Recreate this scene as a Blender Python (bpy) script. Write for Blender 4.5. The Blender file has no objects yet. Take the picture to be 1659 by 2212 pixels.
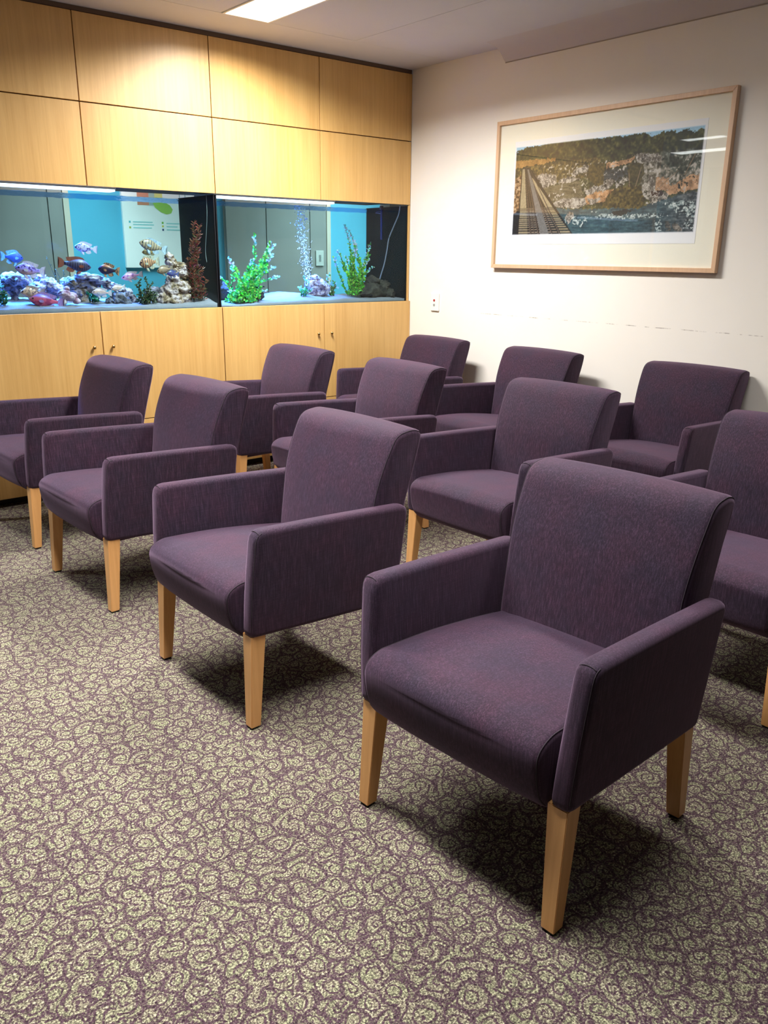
import bpy, bmesh, math, random
import numpy as np
from mathutils import Vector, Matrix, noise
PI = math.pi
random.seed(7)
SC = bpy.context.scene
COL = SC.collection

# ------------------------------------------------------------------ camera, light level
cam_d = bpy.data.cameras.new('camera')
cam = bpy.data.objects.new('camera', cam_d); COL.objects.link(cam); SC.camera = cam
YAW, PITCH, ROLL, FPX = 0.6873, -0.3052, 0.0100, 1760.8
fw = Vector((math.sin(YAW)*math.cos(PITCH), math.cos(YAW)*math.cos(PITCH), math.sin(PITCH)))
r0 = Vector((math.cos(YAW), -math.sin(YAW), 0)); u0 = r0.cross(fw)
rv = math.cos(ROLL)*r0 + math.sin(ROLL)*u0; uv_ = -math.sin(ROLL)*r0 + math.cos(ROLL)*u0
m = Matrix((rv, uv_, -fw)).transposed().to_4x4(); m.translation = Vector((-4.2908, -4.9507, 1.4335))
cam.matrix_world = m
cam_d.sensor_fit = 'VERTICAL'; cam_d.sensor_height = 36.0; cam_d.sensor_width = 27.0
cam_d.lens = FPX/2212*36.0
cam_d.clip_start = 0.05
w = bpy.data.worlds.new('world'); SC.world = w; w.use_nodes = True
w.node_tree.nodes['Background'].inputs[0].default_value = (0.9, 0.92, 1, 1)
w.node_tree.nodes['Background'].inputs[1].default_value = 0.15
SC.view_settings.view_transform = 'Standard'; SC.view_settings.look = 'None'
SC.view_settings.gamma = 1.0; SC.view_settings.use_curve_mapping = False
SC.view_settings.exposure = 0.0
LAMP = 30.0            # watts of an ordinary ceiling troffer
TANKLAMP = 36.0        # watts of an aquarium bar
SPREAD = math.radians(112)
CEIL = 2.664

# ------------------------------------------------------------------ helpers
def lin(c):
    return tuple((x/255/12.92 if x/255 <= .04045 else ((x/255+.055)/1.055)**2.4) for x in c)
def rgba(c): return (*lin(c), 1.0)

class Mat:
    def __init__(s, name):
        s.m = bpy.data.materials.new(name); s.m.use_nodes = True
        s.n = s.m.node_tree.nodes; s.l = s.m.node_tree.links
        s.b = s.n['Principled BSDF']; s.out = s.n['Material Output']
    def node(s, t, **kw):
        n = s.n.new(t)
        for k, v in kw.items():
            if k.startswith('i_'):
                key = k[2:]; key = int(key) if key.isdigit() else key.replace('_', ' ')
                if isinstance(v, tuple) and isinstance(v[0], bpy.types.Node): s.l.new(v[0].outputs[v[1]], n.inputs[key])
                else: n.inputs[key].default_value = v
            else: setattr(n, k, v)
        return n
    def link(s, a, ao, b, bi): s.l.new(a.outputs[ao], b.inputs[bi])
    def math(s, op, a, b=None, c=None, clamp=False):
        n = s.n.new('ShaderNodeMath'); n.operation = op; n.use_clamp = clamp
        for i, v in enumerate((a, b, c)):
            if v is None: continue
            if isinstance(v, tuple): s.l.new(v[0].outputs[v[1]], n.inputs[i])
            else: n.inputs[i].default_value = v
        return (n, 0)
    def mix(s, f, a, b, blend='MIX'):
        n = s.n.new('ShaderNodeMix'); n.data_type = 'RGBA'; n.blend_type = blend
        for idx, v in ((0, f), (6, a), (7, b)):
            if isinstance(v, tuple) and isinstance(v[0], bpy.types.Node): s.l.new(v[0].outputs[v[1]], n.inputs[idx])
            else: n.inputs[idx].default_value = v
        return (n, 2)
    def ramp(s, f, stops, interp='LINEAR'):
        n = s.n.new('ShaderNodeValToRGB'); cr = n.color_ramp; cr.interpolation = interp
        while len(cr.elements) < len(stops): cr.elements.new(.5)
        for e, (p, c) in zip(cr.elements, stops): e.position = p; e.color = c if len(c) == 4 else (*c, 1)
        s.l.new(f[0].outputs[f[1]], n.inputs[0]); return (n, 0)
    def coord(s, scale=(1, 1, 1), kind='Object', rand=False):
        t = s.n.new('ShaderNodeTexCoord'); mp = s.n.new('ShaderNodeMapping'); mp.inputs['Scale'].default_value = scale
        s.l.new(t.outputs[kind], mp.inputs[0])
        if rand:
            oi = s.n.new('ShaderNodeObjectInfo'); v = s.n.new('ShaderNodeVectorMath'); v.operation = 'SCALE'
            v.inputs[0].default_value = (37, 23, 11); s.l.new(oi.outputs['Random'], v.inputs['Scale']); s.l.new(v.outputs[0], mp.inputs['Location'])
        return (mp, 0)
    def noise(s, vec, scale, detail=3, rough=.5, dist=0):
        n = s.n.new('ShaderNodeTexNoise'); n.inputs['Scale'].default_value = scale; n.inputs['Detail'].default_value = detail
        n.inputs['Roughness'].default_value = rough; n.inputs['Distortion'].default_value = dist
        s.l.new(vec[0].outputs[vec[1]], n.inputs['Vector']); return (n, 0)
    def base(s, v):
        if isinstance(v[0], bpy.types.Node): s.l.new(v[0].outputs[v[1]], s.b.inputs['Base Color'])
        else: s.b.inputs['Base Color'].default_value = v
    def bump(s, h, strength=.2, dist=.002):
        n = s.n.new('ShaderNodeBump'); n.inputs['Strength'].default_value = strength; n.inputs['Distance'].default_value = dist
        s.l.new(h[0].outputs[h[1]], n.inputs['Height']); s.l.new(n.outputs[0], s.b.inputs['Normal'])
    def set(s, **kw):
        for k, v in kw.items(): s.b.inputs[k.replace('_', ' ')].default_value = v
        return s

def plain(name, c, rough=.5, metal=0.0, spec=.5, var=0.0, vs=20):
    M = Mat(name)
    if var:
        n = M.noise(M.coord(), vs, 3)
        M.base(M.ramp(n, [(.3, rgba(tuple(x*(1-var) for x in c))), (.7, rgba(tuple(min(255, x*(1+var)) for x in c)))]))
    else: M.base(rgba(c))
    M.set(Roughness=rough, Metallic=metal); M.b.inputs['Specular IOR Level'].default_value = spec
    return M.m

def emis(name, c, st):
    M = Mat(name); M.base(rgba((230, 230, 230))); M.b.inputs['Emission Color'].default_value = (*c, 1); M.b.inputs['Emission Strength'].default_value = st
    return M.m

def wood(name, dark, light, rough, sc=1.0, coat=0.0, vert=True, contrast=1.0):
    M = Mat(name)
    s = (60*sc, 60*sc, 1.6*sc)
    c = M.coord(s, rand=True); c2 = M.coord((9*sc, 9*sc, .5*sc), rand=True); c3 = M.coord((420*sc, 420*sc, 14*sc), rand=True)
    a = M.noise(c, 1.0, 3, .55); b = M.noise(c2, 1.0, 2, .5, .4); d = M.noise(c3, 1.0, 2, .5)
    f = M.math('ADD', M.math('MULTIPLY', a, .45), M.math('ADD', M.math('MULTIPLY', b, .35), M.math('MULTIPLY', d, .2)))
    M.base(M.ramp(f, [(.5-.16/contrast, rgba(dark)), (.5+.16/contrast, rgba(light))]))
    M.set(Roughness=rough); M.b.inputs['Coat Weight'].default_value = coat; M.b.inputs['Coat Roughness'].default_value = .3
    M.bump(d, .06, .0006)
    return M.m

# ------------------------------------------------------------------ materials
WOODP = wood('oak_veneer', (202, 156, 90), (224, 182, 114), .42, coat=.15)
LEG = wood('beech_leg', (212, 154, 92), (232, 176, 114), .38, sc=1.3, coat=.1)
FRAMEW = wood('pale_frame_wood', (205, 166, 132), (222, 186, 152), .4, sc=1.0)
GAP = plain('shadow_gap', (70, 52, 40), .8)
BLACK = plain('black_panel', (13, 14, 20), .6, spec=.2)
BLACKM = plain('black_plinth', (22, 21, 22), .6)
CEILM = plain('ceiling_paint', (210, 208, 214), .9, var=.01, vs=3)
TILEM = plain('ceiling_tile', (208, 207, 213), .9, var=.015, vs=200)
WHITEP = plain('white_plastic', (238, 238, 234), .35)
BRASS = plain('brass_knob', (200, 170, 110), .22, metal=1.0)
CREAM = plain('cream_joinery', (200, 194, 178), .5, var=.02, vs=4)
CREAMD = plain('door_grey', (138, 140, 138), .5, var=.03, vs=3)
TEAL = plain('teal_paint', (84, 178, 210), .7, var=.02, vs=3)
TROF = emis('troffer_light', (1, .98, .95), 5.0)
TROF2 = emis('troffer_light_passage', (.95, 1, .98), 12.0)
TANKL = emis('aquarium_lamp', (.55, .72, 1), 2.6)
MATB = plain('mat_board', (238, 237, 222), .85)
PAPER = plain('print_paper', (232, 236, 240), .8)
SEAM = plain('seam_thread', (44, 34, 44), .9)
GLIDE = plain('black_glide', (18, 18, 18), .5)

def wall_mat():
    M = Mat('white_wall_paint')
    c = M.coord()
    n = M.noise(c, 2.0, 3); base = M.ramp(n, [(.3, rgba((238, 233, 224))), (.7, rgba((242, 237, 229)))])
    geo = M.node('ShaderNodeNewGeometry'); sp = M.node('ShaderNodeSeparateXYZ'); M.link(geo, 'Position', sp, 0)
    nn = M.noise(M.coord((1, 5, 1)), 3.0, 4, .7)
    dz = M.math('ABSOLUTE', M.math('SUBTRACT', (sp, 2), M.math('ADD', 1.0435, M.math('MULTIPLY', M.noise(M.coord((0, 3, 0)), 2, 2), .006))))
    line = M.math('SUBTRACT', 1.0, M.math('DIVIDE', dz, .0035), clamp=True)
    br = M.math('MULTIPLY', M.math('SUBTRACT', nn, .47, clamp=True), 6.0, clamp=True)
    inr = M.math('MULTIPLY', M.math('LESS_THAN', (sp, 1), -.78), M.math('LESS_THAN', (sp, 2), 1.2))
    f = M.math('MULTIPLY', M.math('MULTIPLY', line, br), M.math('MULTIPLY', inr, 1.0))
    M.base(M.mix(f, base, rgba((120, 105, 95))))
    M.set(Roughness=.75); M.bump(M.noise(c, 90, 2), .08, .001)
    return M.m
WALL = wall_mat()

def fabric_mat():
    M = Mat('purple_fabric')
    big = M.noise(M.coord((1, 1, 1), rand=True), 7, 3, .6)
    st = M.noise(M.coord((260, 260, 12), rand=True), 1.0, 3, .6)      # upright slubs
    st2 = M.noise(M.coord((14, 300, 300), rand=True), 1.0, 2, .6)
    fine = M.noise(M.coord(), 900, 2, .6)
    f = M.math('ADD', M.math('ADD', M.math('MULTIPLY', st, .44), M.math('MULTIPLY', fine, .44)), M.math('MULTIPLY', st2, .12))
    colA = M.ramp(f, [(.32, rgba((38, 30, 39))), (.5, rgba((65, 51, 65))), (.68, rgba((114, 93, 112)))])
    tint = M.ramp(big, [(.35, rgba((172, 168, 188))), (.65, rgba((202, 168, 188)))])
    M.base(M.mix(1.0, colA, tint, 'MULTIPLY'))
    M.set(Roughness=.85); M.b.inputs['Specular IOR Level'].default_value = .25
    M.b.inputs['Sheen Weight'].default_value = .4; M.b.inputs['Sheen Roughness'].default_value = .45
    M.b.inputs['Sheen Tint'].default_value = rgba((205, 170, 205))
    M.bump(f, .25, .0012)
    return M.m
FAB = fabric_mat()

def carpet_mat():
    M = Mat('swirl_carpet')
    t = M.node('ShaderNodeTexCoord')
    def swirl(scale, off, k):
        mp = M.node('ShaderNodeMapping'); mp.inputs['Scale'].default_value = (scale, scale, 0); mp.inputs['Location'].default_value = off
        M.link(t, 'Object', mp, 0)
        dn = M.node('ShaderNodeTexNoise'); dn.inputs['Scale'].default_value = 1.1; dn.inputs['Detail'].default_value = 2; M.link(mp, 0, dn, 'Vector')
        s1 = M.node('ShaderNodeVectorMath', operation='SUBTRACT'); M.link(dn, 'Color', s1, 0); s1.inputs[1].default_value = (.5, .5, .5)
        s2 = M.node('ShaderNodeVectorMath', operation='SCALE'); M.link(s1, 0, s2, 0); s2.inputs['Scale'].default_value = .55
        s3 = M.node('ShaderNodeVectorMath', operation='ADD'); M.link(mp, 0, s3, 0); M.link(s2, 0, s3, 1)
        v = M.node('ShaderNodeTexVoronoi', voronoi_dimensions='2D'); v.inputs['Scale'].default_value = 1; v.inputs['Randomness'].default_value = .8; M.link(s3, 0, v, 'Vector')
        e = M.node('ShaderNodeTexVoronoi', voronoi_dimensions='2D', feature='DISTANCE_TO_EDGE'); e.inputs['Scale'].default_value = 1; e.inputs['Randomness'].default_value = .8; M.link(s3, 0, e, 'Vector')
        d = M.node('ShaderNodeVectorMath', operation='SUBTRACT'); M.link(s3, 0, d, 0); M.link(v, 'Position', d, 1)
        sp = M.node('ShaderNodeSeparateXYZ'); M.link(d, 0, sp, 0)
        ang = M.math('ARCTAN2', (sp, 1), (sp, 0))
        cs = M.node('ShaderNodeSeparateColor'); M.link(v, 'Color', cs, 0)
        sg = M.math('SUBTRACT', M.math('GREATER_THAN', (cs, 0), .78), M.math('LESS_THAN', (cs, 0), .22))
        ph = M.math('ADD', M.math('MULTIPLY', (v, 0), k), M.math('MULTIPLY', ang, sg))
        ph = M.math('ADD', ph, M.math('MULTIPLY', M.math('SUBTRACT', (cs, 1), .5), 1.6))
        sw = M.math('COSINE', ph)                                    # spiral arms
        edge = M.math('SUBTRACT', 1.0, M.math('DIVIDE', (e, 0), .15), clamp=True)
        line = M.math('MULTIPLY', M.math('SUBTRACT', sw, .25, clamp=True), 1.6, clamp=True)
        return M.math('MAXIMUM', line, M.math('MULTIPLY', edge, 1.3), None, True), edge
    a, ea = swirl(18.5, (0, 0, 0), 20.0)
    b, eb = swirl(13.0, (3.3, 1.7, 0), 23.0)
    sel = M.noise(M.coord((1, 1, 0)), 16, 1)
    selm = M.math('GREATER_THAN', sel, .56)
    lines = M.mix(selm, a, b)
    tuft = M.noise(M.coord((1, 1, 0)), 210, 3, .8)
    tuft2 = M.noise(M.coord((1, 1, 0)), 150, 2, .6)
    big = M.noise(M.coord((1, 1, 0)), 26, 2)
    green = M.ramp(tuft, [(.37, rgba((60, 49, 52))), (.47, rgba((106, 98, 88))), (.55, rgba((162, 156, 130))), (.64, rgba((224, 218, 192)))])
    green2 = M.ramp(tuft, [(.38, rgba((62, 58, 54))), (.5, rgba((122, 122, 98))), (.62, rgba((206, 204, 168)))])
    field = M.mix(M.ramp(big, [(.45, (0, 0, 0)), (.58, (1, 1, 1))]), green, green2)
    purple = M.ramp(tuft2, [(.35, rgba((54, 38, 48))), (.6, rgba((92, 69, 82)))])
    lm = M.math('ADD', lines, M.math('MULTIPLY', M.math('SUBTRACT', tuft, .5), -2.6), None, True)
    M.base(M.mix(lm, field, purple))
    M.set(Roughness=1.0); M.b.inputs['Specular IOR Level'].default_value = .05
    M.bump(tuft, .9, .005)
    return M.m
CARPET = carpet_mat()

def glass_mat(name, tint=(1, 1, 1), ior=1.5, k=1.0):
    M = Mat(name); M.n.remove(M.b)
    ge = M.node('ShaderNodeNewGeometry'); dt = M.node('ShaderNodeVectorMath', operation='DOT_PRODUCT'); M.link(ge, 'Normal', dt, 0); M.link(ge, 'Incoming', dt, 1)
    f0 = ((ior-1)/(ior+1))**2                      # Schlick, the same from both faces of a thin sheet
    q5 = M.math('POWER', M.math('SUBTRACT', 1.0, M.math('ABSOLUTE', (dt, 1)), clamp=True), 5.0)
    fr = M.math('MULTIPLY_ADD', q5, 1-f0, f0)[0]
    tr = M.node('ShaderNodeBsdfTransparent'); tr.inputs[0].default_value = (*tint, 1)
    gl = M.node('ShaderNodeBsdfGlossy'); gl.inputs['Roughness'].default_value = .015
    mx = M.node('ShaderNodeMixShader'); M.l.new(M.math('MULTIPLY', (fr, 0), k)[0].outputs[0], mx.inputs[0])
    M.link(tr, 0, mx, 1); M.link(gl, 0, mx, 2); M.link(mx, 0, M.out, 0)
    return M.m
GLASS = glass_mat('clear_glass', (.98, .995, .985), 1.45, .3)
PICGLASS = glass_mat('picture_glass', (1, 1, 1), 1.5, .75)
WATER = glass_mat('water', (.80, .955, .985), 1.02)
def surf_mat():
    M = Mat('water_surface'); M.n.remove(M.b)
    fr = M.node('ShaderNodeFresnel'); fr.inputs[0].default_value = 1.33
    tr = M.node('ShaderNodeBsdfTransparent'); gl = M.node('ShaderNodeBsdfGlossy'); gl.inputs['Roughness'].default_value = .08
    gl.inputs[0].default_value = (.45, .6, .95, 1)
    bp = M.node('ShaderNodeBump'); bp.inputs['Distance'].default_value = .01; bp.inputs['Strength'].default_value = .6
    n = M.noise(M.coord((1, 1, 0)), 30, 2); M.l.new(n[0].outputs[0], bp.inputs['Height'])
    for q in (fr, gl): M.l.new(bp.outputs[0], q.inputs['Normal'])
    mx = M.node('ShaderNodeMixShader'); M.link(fr, 0, mx, 0); M.link(tr, 0, mx, 1); M.link(gl, 0, mx, 2); M.link(mx, 0, M.out, 0)
    return M.m
SURF = surf_mat()

# ------------------------------------------------------------------ mesh helpers
def obj(name, bm, mat, parent=None, smooth=False, loc=None):
    me = bpy.data.meshes.new(name); bm.normal_update(); bm.to_mesh(me); bm.free()
    if smooth:
        for p in me.polygons: p.use_smooth = True
    me.materials.append(mat)
    o = bpy.data.objects.new(name, me); COL.objects.link(o)
    if parent: o.parent = parent
    if loc: o.location = loc
    return o
def tag(o, label=None, cat=None, group=None, kind=None):
    for k, v in (('label', label), ('category', cat), ('group', group), ('kind', kind)):
        if v: o[k] = v
    return o
def thing(name, label, cat, loc=(0, 0, 0), rz=0, group=None):
    o = bpy.data.objects.new(name, None); COL.objects.link(o); o.location = loc; o.rotation_euler = (0, 0, rz)
    o.empty_display_size = .05
    return tag(o, label, cat, group)
def add_box(bm, a, b, bev=0.0):
    x0, y0, z0 = (min(a[i], b[i]) for i in range(3)); x1, y1, z1 = (max(a[i], b[i]) for i in range(3))
    vs = [bm.verts.new(p) for p in ((x0, y0, z0), (x1, y0, z0), (x1, y1, z0), (x0, y1, z0), (x0, y0, z1), (x1, y0, z1), (x1, y1, z1), (x0, y1, z1))]
    fs = [bm.faces.new([vs[i] for i in q]) for q in ((0, 3, 2, 1), (4, 5, 6, 7), (0, 1, 5, 4), (1, 2, 6, 5), (2, 3, 7, 6), (3, 0, 4, 7))]
    if bev:
        es = list({e for f in fs for e in f.edges})
        bmesh.ops.bevel(bm, geom=es, offset=bev, segments=2, affect='EDGES', profile=.5)
def box(name, a, b, mat, parent=None, bev=0.0, center=True):
    bm = bmesh.new()
    if center:
        c = Vector([(a[i]+b[i])/2 for i in range(3)]); add_box(bm, Vector(a)-c, Vector(b)-c, bev)
        return obj(name, bm, mat, parent, loc=c)
    add_box(bm, a, b, bev); return obj(name, bm, mat, parent)
def tube(bm, pts, r, seg=8, closed=False):
    pts = [Vector(p) for p in pts]; n = len(pts); rings = []
    for i, p in enumerate(pts):
        if closed: t = pts[(i+1) % n]-pts[i-1]
        else: t = pts[min(i+1, n-1)]-pts[max(i-1, 0)]
        t.normalize(); up = Vector((0, 0, 1)) if abs(t.z) < .9 else Vector((1, 0, 0))
        a = t.cross(up).normalized(); b = a.cross(t)
        rr = r[i] if isinstance(r, (list, tuple)) else r
        rings.append([bm.verts.new(p+rr*(math.cos(2*PI*k/seg)*a+math.sin(2*PI*k/seg)*b)) for k in range(seg)])
    for i in range(n if closed else n-1):
        A, B = rings[i], rings[(i+1) % n]
        for k in range(seg): bm.faces.new((A[k], A[(k+1) % seg], B[(k+1) % seg], B[k]))
    if not closed:
        bm.faces.new(rings[0][::-1]); bm.faces.new(rings[-1])
def smooth_loop(pts, sub=4, r=None):
    """Round every corner of a closed polygon: list of (x, z, radius)."""
    out = []; n = len(pts)
    for i in range(n):
        p = Vector(pts[i][:2]); a = Vector(pts[i-1][:2]); b = Vector(pts[(i+1) % n][:2]); rad = pts[i][2]
        la, lb = (a-p).length, (b-p).length; k = min(rad, la*.48, lb*.48)
        A = p+(a-p).normalized()*k; B = p+(b-p).normalized()*k
        if k < 1e-5: out.append(p); continue
        for s in range(sub+1):
            t = s/sub; out.append((1-t)**2*A+2*t*(1-t)*p+t*t*B)
    return out
def slab(bm, loop, y0f, y1f, er=.01, esub=3, ysub=4, bulge=None):
    """A closed XZ profile swept along Y with rounded ends. y0f/y1f give the two end planes as functions of z."""
    n = len(loop)
    nrm = []
    for i in range(n):
        t = (loop[(i+1) % n]-loop[i-1]); t.normalize(); nrm.append(Vector((t.y, -t.x)))
    area = sum(loop[i].x*loop[(i+1) % n].y-loop[(i+1) % n].x*loop[i].y for i in range(n))
    if area < 0: nrm = [-q for q in nrm]
    rings = []
    def ring(side, d, inset):
        vs = []
        for i in range(n):
            p = loop[i]-nrm[i]*inset; ya, yb = y0f(p.y), y1f(p.y)
            y = ya+d if side == 0 else yb-d
            vs.append((p.x, y, p.y))
        return vs
    P = []
    for s in range(esub+1):
        t = s/esub*PI/2
        P.append(ring(0, er*(1-math.cos(t)), er*(1-math.sin(t))))
    for s in range(1, ysub):
        f = s/ysub; vs = []
        for i in range(n):
            p = loop[i]; ya, yb = y0f(p.y)+er, y1f(p.y)-er
            q = p
            if bulge: q = p+nrm[i]*bulge(p, f)
            vs.append((q.x, ya+(yb-ya)*f, q.y))
        P.append(vs)
    for s in range(esub, -1, -1):
        t = s/esub*PI/2
        P.append(ring(1, er*(1-math.cos(t)), er*(1-math.sin(t))))
    V = [[bm.verts.new(v) for v in r] for r in P]
    for a, b in zip(V[:-1], V[1:]):
        for i in range(n): bm.faces.new((a[i], a[(i+1) % n], b[(i+1) % n], b[i]))
    bm.faces.new(V[0][::-1]); bm.faces.new(V[-1])
    bmesh.ops.recalc_face_normals(bm, faces=bm.faces[:])
def inset(loop, d):
    n = len(loop); area = sum(loop[i].x*loop[(i+1) % n].y-loop[(i+1) % n].x*loop[i].y for i in range(n)); out = []
    for i in range(n):
        t = (loop[(i+1) % n]-loop[i]).normalized(); q = Vector((t.y, -t.x))*(1 if area > 0 else -1); out.append(loop[i]-q*d)
    return out
def shade(o, angle=35):
    me = o.data
    for p in me.polygons: p.use_smooth = True
    bm = bmesh.new(); bm.from_mesh(me); bm.normal_update()
    for e in bm.edges:
        if len(e.link_faces) == 2 and e.calc_face_angle(0) > math.radians(angle): e.smooth = False
    bm.to_mesh(me); bm.free()
    return o

# ------------------------------------------------------------------ the room
X0, X1, Y0, Y1 = -7.4, 2.3, -8.2, 2.0
def struct(o): o['kind'] = 'structure'; return o
floor_ = struct(box('floor', (-7.8, -8.6, -.06), (2.5, 2.2, 0), CARPET, center=False))
cl = struct(box('ceiling', (X0, Y0, CEIL+.012), (X1, Y1+.1, CEIL+.1), CEILM, center=False))
# the plaster margin of the ceiling stands level with the lay-in tiles, a fine groove between them
TX0, TX1, TY0, TY1 = -5.34, -.787, -7.6, -.373
for a, b in (((X0, TY1, CEIL), (X1, Y1, CEIL+.012)), ((TX1, Y0, CEIL), (X1, TY1-.001, CEIL+.012)), ((X0, Y0, CEIL), (TX0, TY1-.001, CEIL+.012)), ((TX0, Y0, CEIL), (TX1-.001, TY0, CEIL+.012))):
    box('plaster_margin', a, b, CEILM, cl)
struct(box('wall_right', (0, Y0, 0), (.12, 0.0, CEIL), WALL, center=False))
DARKW = plain('bounce_cut_grey', (88, 88, 94), .8)  # unseen walls toned dark to cut the light they bounce back
struct(box('wall_left', (X0-.1, Y0, 0), (X0, Y1, CEIL), DARKW, center=False))
struct(box('wall_front', (X0, Y0-.1, 0), (X1, Y0, CEIL), DARKW, center=False))
struct(box('wall_far_side', (X1, -.3, 0), (X1+.1, Y1, CEIL), WALL, center=False)).name = 'wall_side'
struct(box('wall_partition', (.12, .38, 0), (X1, .5, CEIL), WALL, center=False))
wf = struct(box('wall_far', (X0, Y1, 0), (X1, Y1+.1, CEIL), TEAL, center=False))
# skirting along the white wall
struct(box('baseboard_right', (-.014, Y0, .0487), (0, -.002, .14), plain('skirting_paint', (225, 218, 205), .5), bev=.003))

# bulkhead strip where white wall meets ceiling
bm = bmesh.new()
prof = [(0, 2.579), (-.02, 2.594), (-.045, 2.622), (-.075, 2.643), (-.12, 2.657), (-.19, CEIL+.001), (0, CEIL+.001)]
A = [bm.verts.new((x, -.875, z)) for x, z in prof]; B = [bm.verts.new((x, Y0, z)) for x, z in prof]
for i in range(len(prof)):
    j = (i+1) % len(prof); bm.faces.new((A[i], A[j], B[j], B[i]))
bm.faces.new(A[::-1]); bm.faces.new(B); bmesh.ops.recalc_face_normals(bm, faces=bm.faces[:])
struct(shade(obj('trim_1', bm, plain('cove_paint', (208, 202, 206), .85)), 50))
# thin joint line left on the wall below it, with two small nicks
struct(box('trim_2', (-.0025, Y0, 2.574), (0, -.875, 2.5785), plain('joint_line', (170, 160, 152), .9)))

# lay-in tiles and troffers
lamps = {(-1.395-.3, -.373): 1}
def troffer(x0, y1, label, watts, L=1.2, W=.3, m=TROF, col=(1, .975, .935), spread=SPREAD):
    grp = None
    t = thing('ceiling_light', label, 'light', ((2*x0+W)/2, y1-L/2, CEIL), 0, grp)
    bm = bmesh.new(); w_, l_ = W/2-.004, L/2-.004
    for a, b in (((-w_, -l_, -.004), (-w_+.012, l_, .01)), ((w_-.012, -l_, -.004), (w_, l_, .01)), ((-w_+.012, -l_, -.004), (w_-.012, -l_+.012, .01)), ((-w_+.012, l_-.012, -.004), (w_-.012, l_, .01))): add_box(bm, a, b)
    obj('frame', bm, WHITEP, t)
    bm = bmesh.new(); add_box(bm, (-w_+.012, -l_+.012, .001), (w_-.012, l_-.012, .006)); obj('diffuser', bm, m, t)
    ld = bpy.data.lights.new('troffer_lamp', 'AREA'); ld.shape = 'RECTANGLE'; ld.size = W-.03; ld.size_y = L-.03; ld.energy = watts; ld.color = col; ld.spread = spread
    lo = bpy.data.objects.new('lamp', ld); COL.objects.link(lo); lo.parent = t; lo.location = (0, 0, -.006)
    return t
troffer(-1.692, -.373, 'long bright ceiling troffer at the top of the view, nearest the wood-panelled wall', LAMP*4.0, spread=math.radians(158))
troffer(-1.692, -2.779, 'ceiling troffer further from the wood wall, above the middle chair row', LAMP*.55)
troffer(-3.5, -1.576, 'ceiling troffer above the front chair row, between the aquariums and the photographer', LAMP*1.6)
troffer(-3.5, -2.779, 'added unseen ceiling troffer brightening the near end of the front chair row', LAMP*1.15)  # out of view, added so the nearest chair gets more light
for i, (x, y) in enumerate([(-5.65, 1.38), (-1.9, 1.5), (.5, 1.5)]):  # the two behind the aquariums are added to brighten the teal wall
    t_ = troffer(x, y, m=TROF2, watts=LAMP*1.2, col=(.92, .98, 1), label=['ceiling troffer in the passage past the end of the aquarium wall', 'added unseen ceiling troffer brightening the passage behind the left aquarium', 'added unseen ceiling troffer brightening the passage behind the right aquarium'][i], L=1.0)
    t_.location.z -= .011
troffer(-4.62, .66, 'short narrow ceiling light at the end of the aquarium wall, mirrored in the picture glass', LAMP*.8, L=.52, W=.2, m=TROF2).location.z -= .011
xs = [-5.34, -4.73, -4.12, -3.5, -3.2, -2.592, -2.3, -1.692, -1.392, -.787]
ys = [-.373, -1.576, -2.779, -3.982, -5.185, -6.388, -7.59]
tmesh = {}
for i in range(len(xs)-1):
    for j in range(len(ys)-1):
        W, yt = xs[i+1]-xs[i], ys[j]
        if abs(xs[i]+1.692) < .01 and j in (0, 2): continue
        if abs(xs[i]+3.5) < .01 and j in (1, 2): continue
        key = round(W, 3)
        if key not in tmesh:
            bm = bmesh.new(); add_box(bm, (-W/2+.003, -.5985, 0), (W/2-.003, .5985, .01)); o = obj('ceiling_tile', bm, TILEM, cl); tmesh[key] = o.data
        else:
            o = bpy.data.objects.new('ceiling_tile', tmesh[key]); COL.objects.link(o); o.parent = cl
        o.location = (xs[i]+W/2, yt-.6015, CEIL)

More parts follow.
